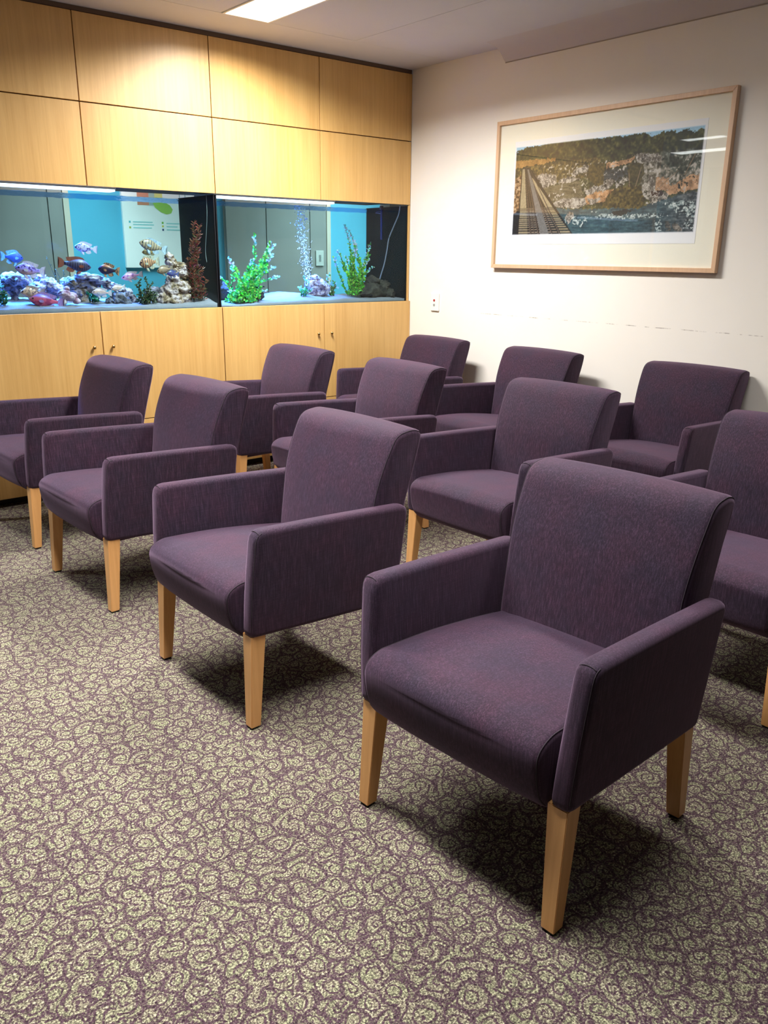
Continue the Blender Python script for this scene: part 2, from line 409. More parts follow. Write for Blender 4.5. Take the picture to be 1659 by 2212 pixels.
# ------------------------------------------------------------------ wood-panelled wall with the aquariums built in
SX = [-3.15, -2.3633, -1.5762, -.7918, 0]
wb = struct(box('wall_back', (-3.15, .022, 1.80), (0, .52, CEIL), GAP, center=False))
for i in range(4):
    a, b = SX[i]+.0028, SX[i+1]-.0028
    if i == 3: b = -.002
    box('wood_panel', (a, 0, 1.7837), (b, .02, 2.2035), WOODP, wb, bev=.0012)
    box('wood_panel', (a, 0, 2.2095), (b, .02, 2.636), WOODP, wb, bev=.0012)
box('end_panel', (-3.168, 0, .0487), (-3.152, .52, CEIL-.002), WOODP, wb, bev=.001)
box('top_reveal', (-3.15, .008, 2.640), (-.001, .021, CEIL-.001), plain('reveal_brown', (104, 82, 66), .7), wb)
box('edge_strip', (-.014, .001, 1.1095), (-.0015, .02, 1.7815), WOODP, wb)
def cabinet(x0, x1, label):
    t = thing('cabinet', label, 'cabinet', ((x0+x1)/2, 0, 0))
    ox = (x0+x1)/2
    def b(name, a, c, mt, par=t, bev=.0012):
        bm = bmesh.new(); cc = Vector([(a[i]+c[i])/2 for i in range(3)]); add_box(bm, Vector(a)-cc, Vector(c)-cc, bev)
        return obj(name, bm, mt, par, loc=cc)
    h = (x1-x0)/2
    b('body', (-h+.001, .004, .098), (h-.001, .50, 1.094), GAP)
    b('kickboard', (-h+.001, .055, .0487), (h-.001, .075, .097), BLACKM)
    for s in (-1, 1):
        xa, xb = (-h+.0025, -.0025) if s < 0 else (.0025, h-.0025)
        d = b('door', (xa, -.018, .4615), (xb, .003, 1.1085), WOODP)
        b('drawer_front', (xa, -.018, .0965), (xb, .003, .4565), WOODP)
        bm = bmesh.new()
        prof = [(0, .0045), (.004, .0045), (.007, .006), (.011, .0098), (.015, .0105), (.0185, .008), (.0205, .004), (.021, 0)]
        rings = []
        for (yy, rr) in prof:
            rings.append([bm.verts.new((rr*math.cos(2*PI*k/16), -yy, rr*math.sin(2*PI*k/16))) for k in range(16)] if rr else [bm.verts.new((0, -yy, 0))])
        for A_, B_ in zip(rings[:-1], rings[1:]):
            for k in range(16):
                if len(B_) == 1: bm.faces.new((A_[k], A_[(k+1) % 16], B_[0]))
                else: bm.faces.new((A_[k], A_[(k+1) % 16], B_[(k+1) % 16], B_[k]))
        bm.faces.new(rings[0][::-1]); bmesh.ops.recalc_face_normals(bm, faces=bm.faces[:])
        kx = s*.056
        k = obj('knob', bm, BRASS, d, smooth=True); k.location = (kx-(xa+xb)/2, -.0105, .908-(.4615+1.1085)/2)
    return t
cabinet(SX[0], SX[2], 'oak veneer double-door cabinet under the left aquarium with small brass knobs')
cabinet(SX[2], 0, 'oak veneer double-door cabinet under the right aquarium, next to the white wall')

# ------------------------------------------------------------------ aquariums
def aquarium(x0, x1, label, lamps_):
    ox, oz = (x0+x1)/2, 1.0965
    t = thing('aquarium', label, 'aquarium', (ox, .25, oz))
    h, yb = (x1-x0)/2, .24
    def b(name, a, c, mt, par=t, bev=0):
        bm = bmesh.new(); cc = Vector([(a[i]+c[i])/2 for i in range(3)]); add_box(bm, Vector(a)-cc, Vector(c)-cc, bev); return obj(name, bm, mt, par, loc=cc)
    H = .68
    b('base', (-h, -yb+.002, 0), (h, yb, .012), BLACK)
    b('front_pane', (-h+.008, -yb+.002, .0122), (h-.008, -yb+.010, H), GLASS)
    b('back_pane', (-h+.008, yb-.009, .0122), (h-.008, yb-.001, H), GLASS)
    b('side_panel', (-h, -yb+.002, .0122), (-h+.0075, yb, H), BLACK); b('side_panel', (h-.0075, -yb+.002, .0122), (h, yb, H), BLACK)
    wb_ = b('water', (-h+.0085, -yb+.0105, .0125), (h-.0085, yb-.0095, .645), WATER)
    # open the block of water at the top; the rippled surface closes it
    me = wb_.data; bm = bmesh.new(); bm.from_mesh(me)
    bmesh.ops.delete(bm, geom=[f for f in bm.faces if f.normal.z > .9 or f.normal.z < -.9], context='FACES'); bm.to_mesh(me); bm.free()
    bm = bmesh.new(); nx, ny = 90, 26; V = []
    for j in range(ny+1):
        V.append([bm.verts.new((-h+.009+(2*h-.018)*i/nx, -yb+.011+(2*yb-.021)*j/ny, .645+.0035*noise.noise(Vector((i*.35+x0*9, j*.5, 0))))) for i in range(nx+1)])
    for j in range(ny):
        for i in range(nx): bm.faces.new((V[j][i], V[j][i+1], V[j+1][i+1], V[j+1][i]))
    obj('water_surface', bm, SURF, t, smooth=True)
    return t
aquarium(-3.135, -1.5795, 'left built-in aquarium with rocks and many cichlid fish', None)
aquarium(-1.5725, -.0165, 'right built-in aquarium with tall green plants and an air bubble column', None)
def tank_lamp(xa, xb, label, watts):
    t = thing('aquarium_lamp', label, 'lamp', ((xa+xb)/2, .12, 1.7895))
    h = (xb-xa)/2
    bm = bmesh.new(); add_box(bm, (-h, -.045, -.012), (h, .215, 0)); obj('housing', bm, WHITEP, t)
    bm = bmesh.new(); add_box(bm, (-h+.004, -.043, -.024), (h-.004, .043, -.0122), .003); obj('tube_cover', bm, TANKL, t)
    ld = bpy.data.lights.new('tank_tube', 'AREA'); ld.shape = 'RECTANGLE'; ld.size = 2*h-.02; ld.size_y = .08; ld.energy = watts; ld.color = (.06, .26, 1); ld.spread = math.radians(56)
    lo = bpy.data.objects.new('lamp', ld); COL.objects.link(lo); lo.parent = t; lo.location = (0, .17, -.0135)
tank_lamp(-3.0, -2.17, 'white-blue light bar glowing over the left aquarium', TANKLAMP)
tank_lamp(-1.55, -.62, 'white-blue light bar glowing over the right aquarium', TANKLAMP)

def sand(name, x0, x1, f, mat, label):
    bm = bmesh.new(); nx, ny = 120, 30; V = []
    y0, y1 = .0215, .480
    for j in range(ny+1):
        row = []
        for i in range(nx+1):
            x = x0+(x1-x0)*i/nx; y = y0+(y1-y0)*j/ny
            z = f(x, y)+.004*noise.noise(Vector((x*30, y*30, 0)))+.0015*noise.noise(Vector((x*120, y*120, 3)))
            row.append(bm.verts.new((x, y, z)))
        V.append(row)
    for j in range(ny):
        for i in range(nx): bm.faces.new((V[j][i], V[j][i+1], V[j+1][i+1], V[j+1][i]))
    low = [[bm.verts.new((v.co.x, v.co.y, 1.1095)) for v in V[0]], [bm.verts.new((v.co.x, v.co.y, 1.1095)) for v in V[-1]]]
    for i in range(nx):
        bm.faces.new((low[0][i], low[0][i+1], V[0][i+1], V[0][i])); bm.faces.new((low[1][i+1], low[1][i], V[-1][i], V[-1][i+1]))
    bmesh.ops.recalc_face_normals(bm, faces=bm.faces[:])
    return tag(obj(name, bm, mat, None, smooth=True), label, 'sand', None, 'stuff')
def sand_mat(name, a, b):
    M = Mat(name); n = M.noise(M.coord(), 420, 3, .7); n2 = M.noise(M.coord(), 12, 3)
    M.base(M.mix(M.ramp(n2, [(.35, (0, 0, 0)), (.65, (1, 1, 1))]), M.ramp(n, [(.35, rgba(a)), (.65, rgba(b))]), M.ramp(n, [(.35, rgba(tuple(.8*c for c in a))), (.65, rgba(b))])))
    M.set(Roughness=.9); M.bump(n, .7, .003); return M.m
SAND = sand_mat('aquarium_sand', (104, 104, 116), (158, 156, 168))
def g(x, c, s): return math.exp(-((x-c)/s)**2)
sand('sand_bed', -3.124, -1.589, lambda x, y: 1.127+.028*min(1, y/.3)+.022*g(x, -2.75, .25)*min(1, y/.12)+.03*g(x, -1.62, .1)*(y/.2), SAND, 'pale sand bed on the floor of the left aquarium')
sand('sand_bed', -1.563, -.026, lambda x, y: 1.124+.018*min(1, y/.3)+.03*g(x, -.85, .16)*min(1, y/.15)+.012*g(x, -.55, .12)+.006*g(x, -.2, .1)-.012*g(x, -1.45, .15), SAND, 'pale humped sand bed on the floor of the right aquarium')

# rocks ---------------------------------------------------------------
def rock_mat(name, top, mid, dark, sc=14):
    M = Mat(name); c = M.coord(rand=True)
    a = M.noise(c, sc, 5, .65, .5); b = M.noise(c, sc*4, 3, .6)
    M.base(M.mix(M.ramp(b, [(.35, (0, 0, 0)), (.6, (1, 1, 1))]), M.ramp(a, [(.38, rgba(dark)), (.48, rgba(mid)), (.6, rgba(top))]), M.ramp(a, [(.4, rgba(mid)), (.55, rgba(top))])))
    M.set(Roughness=.85); M.bump(b, .9, .012); return M.m
def rock(label, lobes, mat, seed=0, amp=.22, cat='rock', name='rock', fr=2.2):
    c0 = Vector((sum(l[0] for l in lobes)/len(lobes), sum(l[1] for l in lobes)/len(lobes), min(l[2]-l[5] for l in lobes)))
    bm = bmesh.new()
    for k, (x, y, z, rx, ry, rz) in enumerate(lobes):
        r = bmesh.ops.create_icosphere(bm, subdivisions=4 if rx > .03 else 3, radius=1)
        for v in r['verts']:
            d = v.co.normalized(); q = d*fr+Vector((seed*5.1+k*3.7, 0, 0))
            s = 1+amp*noise.noise(q)+amp*.55*noise.noise(q*2.6)+amp*.3*abs(noise.noise(q*5.5))-amp*.5*max(0, noise.noise(q*1.9+Vector((9, 9, 9))))
            v.co = Vector((x+d.x*rx*s, y+d.y*ry*s, z+d.z*rz*s))-c0
    for v in bm.verts: v.co.z = max(v.co.z, -.002)
    o = obj(name, bm, mat, None, smooth=True, loc=c0)
    return tag(o, label, cat)
RW = rock_mat('reef_rock_white', (196, 188, 208), (128, 112, 128), (50, 40, 42))
RB = rock_mat('reef_rock_tan', (186, 168, 170), (136, 106, 82), (52, 40, 34))
RD = rock_mat('dark_rock', (64, 56, 58), (40, 36, 38), (20, 18, 20))
RP = rock_mat('purple_rock', (216, 204, 228), (120, 100, 134), (52, 38, 60), 20)
SHM = rock_mat('shell_pink', (222, 210, 218), (196, 156, 178), (120, 72, 86), 9)
YB = .02
rock('pale boulder on a narrow dark foot at the far left of the left aquarium', [(-2.76, .22, 1.285, .055, .05, .036), (-2.70, .24, 1.275, .06, .05, .045), (-2.79, .24, 1.25, .04, .04, .03), (-2.745, .25, 1.225, .03, .03, .04), (-2.745, .25, 1.175, .022, .022, .03)], RW, 1, .3)
rock('lumpy white rock lying behind the red and purple fish', [(-2.63, .2, 1.235, .06, .05, .034), (-2.57, .2, 1.255, .055, .05, .038), (-2.53, .19, 1.225, .05, .045, .034), (-2.60, .22, 1.285, .035, .03, .025), (-2.56, .24, 1.18, .04, .04, .04)], RW, 2, .32)
rock('pink and white conch-like shell on the sand of the left aquarium', [(-2.52, .085, 1.205, .035, .03, .028), (-2.485, .085, 1.19, .035, .028, .026), (-2.455, .085, 1.165, .022, .02, .018), (-2.505, .085, 1.235, .018, .016, .013), (-2.53, .09, 1.165, .022, .02, .025)], SHM, 3, .16, 'shell', 'seashell')
rock('tan-topped coral rock block in the middle of the left aquarium', [(-2.43, .24, 1.26, .05, .05, .034), (-2.36, .25, 1.265, .06, .05, .036), (-2.30, .25, 1.235, .05, .045, .04), (-2.37, .26, 1.21, .05, .04, .035), (-2.36, .27, 1.165, .045, .04, .04)], RB, 4, .3)
rock('sloping arched white coral ridge right of the tan rock', [(-2.36, .2, 1.30, .05, .03, .018), (-2.30, .2, 1.29, .05, .035, .02), (-2.245, .2, 1.268, .045, .035, .02), (-2.20, .2, 1.24, .045, .04, .022), (-2.15, .2, 1.222, .04, .035, .022), (-2.105, .2, 1.205, .035, .035, .025), (-2.09, .2, 1.17, .035, .035, .03), (-2.08, .19, 1.15, .03, .03, .03), (-2.28, .22, 1.21, .03, .03, .03)], RW, 5, .3)
rock('low grey rock under the white coral ridge', [(-2.17, .17, 1.165, .05, .045, .045), (-2.21, .18, 1.15, .04, .04, .025), (-2.14, .17, 1.15, .045, .04, .03)], rock_mat('grey_rock', (130, 130, 146), (80, 76, 82), (40, 34, 36)), 6, .25)
rock('tall craggy reef rock at the right end of the left aquarium', [(-1.83, .13, 1.155, .075, .05, .045), (-1.90, .13, 1.16, .045, .045, .045), (-1.77, .13, 1.16, .05, .045, .05), (-1.85, .13, 1.215, .06, .045, .05), (-1.77, .13, 1.225, .055, .045, .045), (-1.82, .14, 1.275, .05, .04, .04), (-1.79, .14, 1.32, .05, .04, .034), (-1.77, .14, 1.35, .04, .035, .03), (-1.83, .14, 1.375, .035, .03, .034), (-1.84, .14, 1.41, .028, .026, .026), (-1.745, .14, 1.31, .035, .03, .035)], rock_mat('reef_rock_mixed', (196, 174, 178), (140, 112, 80), (52, 40, 32), 16), 7, .34)
rock('small lilac rock behind the dark green bush', [(-1.90, .3, 1.19, .045, .04, .035), (-1.87, .3, 1.20, .03, .03, .03)], RW, 8, .25)
rock('dark rock leaning in the left corner of the right aquarium', [(-1.47, .34, 1.33, .06, .05, .075), (-1.44, .34, 1.26, .055, .05, .06), (-1.40, .35, 1.19, .08, .05, .07)], RD, 9, .2)
rock('short dark stump beside the big green plant', [(-1.24, .16, 1.155, .055, .03, .028), (-1.19, .16, 1.165, .028, .026, .026), (-1.285, .17, 1.145, .03, .03, .02)], RD, 10, .3)
rock('thin dark root sticking out of the big green plant', [(-1.20, .16, 1.222, .045, .012, .007), (-1.24, .16, 1.227, .03, .012, .008)], RD, 14, .2)
rock('white and purple coral rock beside the bubble column', [(-.70, .2, 1.215, .075, .06, .065), (-.75, .2, 1.235, .045, .045, .045), (-.645, .2, 1.20, .05, .05, .05), (-.72, .2, 1.265, .045, .04, .03), (-.69, .21, 1.17, .085, .06, .035)], RP, 11, .24, fr=3.2)
rock('low dark rock mass in the right corner of the right aquarium', [(-.25, .14, 1.18, .10, .07, .06), (-.16, .15, 1.175, .08, .06, .06), (-.23, .16, 1.24, .06, .05, .045), (-.13, .15, 1.22, .05, .05, .035), (-.1, .12, 1.155, .05, .05, .04)], rock_mat('dark_reef', (62, 56, 50), (36, 32, 32), (16, 15, 18)), 12, .3)

# plants ---------------------------------------------------------------
def leaf(bm, p, d, n, L, W, layer, col):
    d = d.normalized(); s = d.cross(n); s = s.normalized() if s.length > 1e-4 else Vector((1, 0, 0)); u = s.cross(d)
    P = [p, p+d*L*.35+s*W*.5+u*L*.06, p+d*L*.75+s*W*.42+u*L*.04, p+d*L, p+d*L*.75-s*W*.42+u*L*.04, p+d*L*.35-s*W*.5+u*L*.06]
    v = [bm.verts.new(q) for q in P]
    for f in (bm.faces.new((v[0], v[1], v[2], v[3])), bm.faces.new((v[0], v[3], v[4], v[5]))):
        for lp in f.loops: lp[layer] = (*lin(col), 1)
def leaf_mat(name):
    M = Mat(name); a = M.node('ShaderNodeVertexColor'); a.layer_name = 'tint'; M.base((a, 0)); M.set(Roughness=.45)
    M.b.inputs['Subsurface Weight'].default_value = 0.0
    tl = M.node('ShaderNodeBsdfTranslucent'); M.link(a, 0, tl, 0); mx = M.node('ShaderNodeMixShader'); mx.inputs[0].default_value = .4
    M.link(M.b, 0, mx, 1); M.link(tl, 0, mx, 2); M.link(mx, 0, M.out, 0); return M.m
LEAF = leaf_mat('leaf_green')
STEM = plain('plant_stem', (60, 60, 30), .6)
def plant(label, base, tips, leafL, leafW, cols, tipcol, per_m=150, spread=.03, fill=0, seed=1, cat='plant', fuzz=1.0, tipstart=.8, curve=.02, ymax=.47):
    rnd = random.Random(seed); t = thing('aquarium_plant', label, cat, base)
    b0 = Vector(base); fb = bmesh.new(); sb = bmesh.new(); lay = fb.loops.layers.float_color.new('tint')
    allt = [Vector(x) for x in tips]
    for _ in range(fill):
        a, b = rnd.choice(allt), rnd.choice(allt); f = rnd.random(); q = a.lerp(b, f); q = b0.lerp(q, rnd.uniform(.4, .85)); q.y += rnd.uniform(-.05, .05); allt.append(q)
    for k, tp in enumerate(allt):
        tp = tp-b0; st = Vector((rnd.uniform(-spread, spread), rnd.uniform(-spread, spread), 0)); side = Vector((-tp.z, 0, tp.x)).normalized()*rnd.uniform(-curve, curve)
        n = 12; pts = [st.lerp(tp, i/n)+side*math.sin(PI*i/n)+Vector((0, 0, .02*math.sin(PI*i/n))) for i in range(n+1)]
        tube(sb, pts, [.0022*(1-i/n*.6) for i in range(n+1)], 5)
        L = (tp-st).length; N = int(L*per_m)
        for i in range(N):
            f = (i+rnd.random())/N; f = max(.05, f); x = f*n; i0 = min(int(x), n-1); p = pts[i0].lerp(pts[i0+1], x-i0); d0 = (pts[i0+1]-pts[i0]).normalized()
            an = rnd.uniform(0, 2*PI); r = Vector((math.cos(an), math.sin(an)*.8, rnd.uniform(-.3, .6))); d = (r+d0*rnd.uniform(.2, .9)).normalized()
            c = tipcol if (k < len(tips) and f > tipstart and rnd.random() < .85) else rnd.choice(cols)
            c = tuple(max(0, min(255, q*rnd.uniform(.82, 1.15))) for q in c)
            s = rnd.uniform(.7, 1.25)*fuzz
            if b0.y+p.y+d.y*leafL*s < .028 or b0.y+p.y > ymax: continue
            if b0.z+p.z < base[2]+.002: continue
            leaf(fb, p, d, Vector((rnd.uniform(-.5, .5), -1, rnd.uniform(-.2, 1))), leafL*s, leafW*s, lay, c)
    obj('stems', sb, STEM, t, smooth=True)
    f = obj('foliage', fb, LEAF, t); f['kind'] = 'stuff'
    return t
G1 = [(70, 190, 60), (110, 210, 70), (50, 160, 70), (140, 220, 90), (60, 170, 100)]
TIPC = (190, 225, 240)
yb = .15
plant('large bushy bright green plant with pale tips at the left of the right aquarium', (-1.345, yb, 1.126),
      [(x, yb+dy, z) for (x, z), dy in zip([(-1.429, 1.404), (-1.201, 1.557), (-1.107, 1.512), (-1.039, 1.496), (-1.078, 1.43), (-1.102, 1.352), (-1.039, 1.286), (-1.375, 1.35), (-1.265, 1.40), (-1.21, 1.30), (-1.47, 1.283), (-1.15, 1.2), (-1.46, 1.2)], [0, .03, -.02, .05, .02, -.05, 0, .04, -.04, .06, .05, -.03, -.04])],
      .019, .012, G1, TIPC, 200, .09, 80, 3, fuzz=1.1)
plant('upright green plant with pale tips at the right of the right aquarium', (-.37, .17, 1.146),
      [(x, .17+dy, z) for (x, z), dy in zip([(-.47, 1.633), (-.408, 1.607), (-.558, 1.462), (-.542, 1.415), (-.225, 1.511), (-.22, 1.347), (-.341, 1.5), (-.276, 1.403), (-.40, 1.5), (-.44, 1.42)], [0, .03, -.03, .03, .02, -.02, .04, -.04, -.05, .03])],
      .016, .0095, [(120, 200, 60), (90, 180, 50), (70, 160, 60), (150, 215, 80)], TIPC, 210, .06, 46, 5, tipstart=.72, fuzz=1.15)
plant('small green plant left of the white and purple rock', (-.86, .13, 1.15), [(-.853, .13, 1.285), (-.897, .13, 1.216), (-.83, .11, 1.25), (-.81, .1, 1.2), (-.88, .12, 1.18), (-.84, .15, 1.2)], .017, .011, [(60, 160, 120), (60, 150, 80)], (170, 225, 240), 220, .02, 3, 6, tipstart=.4)
plant('small green plant right of the white and purple rock', (-.57, .19, 1.15), [(-.588, .2, 1.305), (-.531, .2, 1.235), (-.574, .18, 1.25), (-.50, .2, 1.2), (-.60, .18, 1.22)], .016, .010, [(90, 160, 60), (70, 140, 70), (140, 120, 70)], (160, 200, 220), 220, .02, 3, 7, tipstart=.5)
plant('dark green leafy plant cut by the left edge of the view', (-2.86, .1, 1.15), [(-2.845, .1, 1.25), (-2.834, .1, 1.20), (-2.89, .1, 1.26), (-2.93, .11, 1.24), (-2.87, .09, 1.22)], .016, .009, [(30, 80, 50), (50, 110, 60)], (120, 170, 150), 260, .02, 5, 8)
plant('deep green tuft in front of the tan coral rock', (-2.33, .15, 1.15), [(-2.361, .15, 1.207), (-2.319, .15, 1.212), (-2.303, .14, 1.19), (-2.34, .13, 1.2)], .013, .008, [(20, 110, 70), (30, 130, 90)], (40, 140, 100), 420, .02, 6, 9)
plant('dark olive bush between the white coral ridge and the reef rock', (-2.02, .11, 1.138), [(-2.055, .1, 1.281), (-2.028, .1, 1.289), (-1.975, .1, 1.256), (-2.087, .1, 1.25), (-1.995, .1, 1.221), (-1.954, .1, 1.185), (-2.08, .1, 1.19)], .013, .007, [(40, 70, 40), (60, 84, 44), (30, 56, 34), (90, 90, 50)], (80, 96, 50), 320, .055, 26, 10)
plant('tall feathery red plant at the right end of the left aquarium', (-1.69, .1, 1.15), [(-1.683, .1, 1.616), (-1.645, .1, 1.60), (-1.73, .1, 1.397), (-1.625, .1, 1.286), (-1.70, .1, 1.507), (-1.66, .1, 1.453), (-1.67, .12, 1.52), (-1.64, .1, 1.35), (-1.715, .09, 1.3)], .026, .005, [(130, 50, 40), (150, 60, 50), (110, 60, 40), (90, 90, 50), (110, 40, 60)], (140, 80, 60), 260, .04, 14, 11)
plant('sparse thin dark twig behind the striped fish', (-2.44, .33, 1.17), [(-2.52, .33, 1.41), (-2.48, .33, 1.34), (-2.43, .32, 1.33)], .009, .004, [(60, 70, 60)], (60, 70, 60), 60, .01, 0, 12)

# hoses, heater --------------------------------------------------------
def spline(pts, n=40):
    P = [Vector(p) for p in pts]; P = [P[0]*2-P[1]]+P+[P[-1]*2-P[-2]]; out = []
    for i in range(1, len(P)-2):
        for k in range(n//(len(P)-3)+1):
            t = k/(n//(len(P)-3)+1); a, b, c, d = P[i-1:i+3]
            out.append(.5*((2*b)+(-a+c)*t+(2*a-5*b+4*c-d)*t*t+(-a+3*b-3*c+d)*t**3))
    out.append(P[-2]); return out
bm = bmesh.new(); tube(bm, spline([(-.06, .045, 1.785), (-.06, .06, 1.72), (-.06, .117, 1.634), (-.06, .169, 1.553), (-.06, .19, 1.471), (-.06, .221, 1.37), (-.065, .264, 1.268), (-.08, .28, 1.18)]), .0042, 8)
tag(obj('air_hose', bm, plain('hose_grey', (150, 158, 176), .3), None, smooth=True), 'grey air hose curving down the black side of the right aquarium', 'hose')
bm = bmesh.new(); tube(bm, spline([(-1.612, .05, 1.785), (-1.612, .055, 1.66), (-1.612, .075, 1.56), (-1.612, .10, 1.45), (-1.612, .09, 1.38)]), .0018, 6)
tag(obj('air_hose', bm, plain('hose_clear', (120, 130, 130), .3), None, smooth=True), 'thin clear air hose against the black side of the left aquarium', 'hose')
ht = thing('aquarium_heater', 'blue-grey heater rod hanging in the right aquarium beside the black side', 'heater', (-.055, .265, 1.785))
bm = bmesh.new(); tube(bm, [(0, 0, 0), (0, 0, -.12), (0, 0, -.24)], .008, 10); obj('rod', bm, plain('heater_tube', (70, 80, 150), .2), ht, smooth=True)
bm = bmesh.new(); add_box(bm, (-.012, -.01, -.03), (.012, .01, 0), .003); obj('cap', bm, plain('heater_cap', (40, 44, 90), .4), ht)
bm = bmesh.new(); tube(bm, [(0, .006, -.055), (0, .04, -.05), (0, .07, -.048)], .003, 6); obj('suction_arm', bm, plain('heater_clip', (90, 100, 170), .4), ht)

# bubbles --------------------------------------------------------------
bm = bmesh.new(); rnd = random.Random(3)
for i in range(420):
    f = rnd.random(); z = 1.27+f*.475; w_ = .030+.018*f
    x = -.775-.055*f+rnd.gauss(0, w_*.55); y = .2+rnd.gauss(0, .018); r = rnd.uniform(.0018, .0038)*(1+.4*f)
    if rnd.random() < .06: r *= 1.7
    mt = Matrix.Translation((x, y, z)) @ Matrix.Rotation(.5, 4, 'Y') @ Matrix.Diagonal((.75, .75, 1.15, 1))
    bmesh.ops.create_icosphere(bm, subdivisions=1, radius=r, matrix=mt)
BW = plain('bubble_white', (225, 235, 255), .15)
tag(obj('bubble_column', bm, BW, None, smooth=True), 'column of rising silvery air bubbles in the right aquarium', 'bubbles', None, 'stuff')

# fish -----------------------------------------------------------------
def fish_mat(name, base, mark, belly=None, mode='blotch', sc=60, back=None, ftop=.0):
    M = Mat(name); c = M.coord(rand=True)
    t = M.node('ShaderNodeTexCoord'); sp = M.node('ShaderNodeSeparateXYZ'); M.link(t, 'Object', sp, 0)
    if mode == 'stripe':
        s = M.math('SINE', M.math('ADD', M.math('MULTIPLY', (sp, 0), sc*6.0), M.math('MULTIPLY', M.noise(c, 40, 1), 2.0)))
        f = M.ramp(M.math('MULTIPLY_ADD', s, .5, .5), [(.45, (0, 0, 0)), (.7, (1, 1, 1))])
    else: f = M.ramp(M.noise(c, sc, 2, .5, .3), [(.52, (0, 0, 0)), (.58, (1, 1, 1))])
    col = M.mix(f, rgba(base), rgba(mark))
    if belly: col = M.mix(M.ramp(M.math('MULTIPLY_ADD', (sp, 2), -28.0, .2), [(.2, (0, 0, 0)), (.8, (1, 1, 1))]), col, rgba(belly))
    if back: col = M.mix(M.ramp(M.math('MULTIPLY_ADD', (sp, 2), 40.0, -.2), [(.2, (0, 0, 0)), (.8, (1, 1, 1))]), col, rgba(back))
    M.base(col); M.set(Roughness=.35); M.bump(M.noise(c, 500, 1), .2, .0008)
    return M.m
EYEM = plain('fish_eye', (12, 12, 14), .1)
def fin_mat(name, c, tip):
    M = Mat(name); co = M.coord((1, 1, 1)); w_ = M.noise(M.coord((300, 300, 60)), 1, 1)
    M.base(M.ramp(w_, [(.35, rgba(c)), (.65, rgba(tip))])); M.set(Roughness=.4)
    tr = M.node('ShaderNodeBsdfTransparent'); mx = M.node('ShaderNodeMixShader'); mx.inputs[0].default_value = .8
    M.link(tr, 0, mx, 1); M.link(M.b, 0, mx, 2); M.link(mx, 0, M.out, 0); return M.m
def fin(name, outline, parent, mat, y=0, th=.0012, lean=0):
    bm = bmesh.new(); A = [bm.verts.new((x, y-th/2+lean*abs(z), z)) for x, z in outline]; B = [bm.verts.new((x, y+th/2+lean*abs(z), z)) for x, z in outline]
    n = len(outline)
    f1 = bm.faces.new(A); f2 = bm.faces.new(B[::-1])
    for i in range(n): bm.faces.new((A[i], B[i], B[(i+1) % n], A[(i+1) % n]))
    bmesh.ops.triangulate(bm, faces=[f1, f2]); bmesh.ops.recalc_face_normals(bm, faces=bm.faces[:])
    return obj(name, bm, mat, parent)
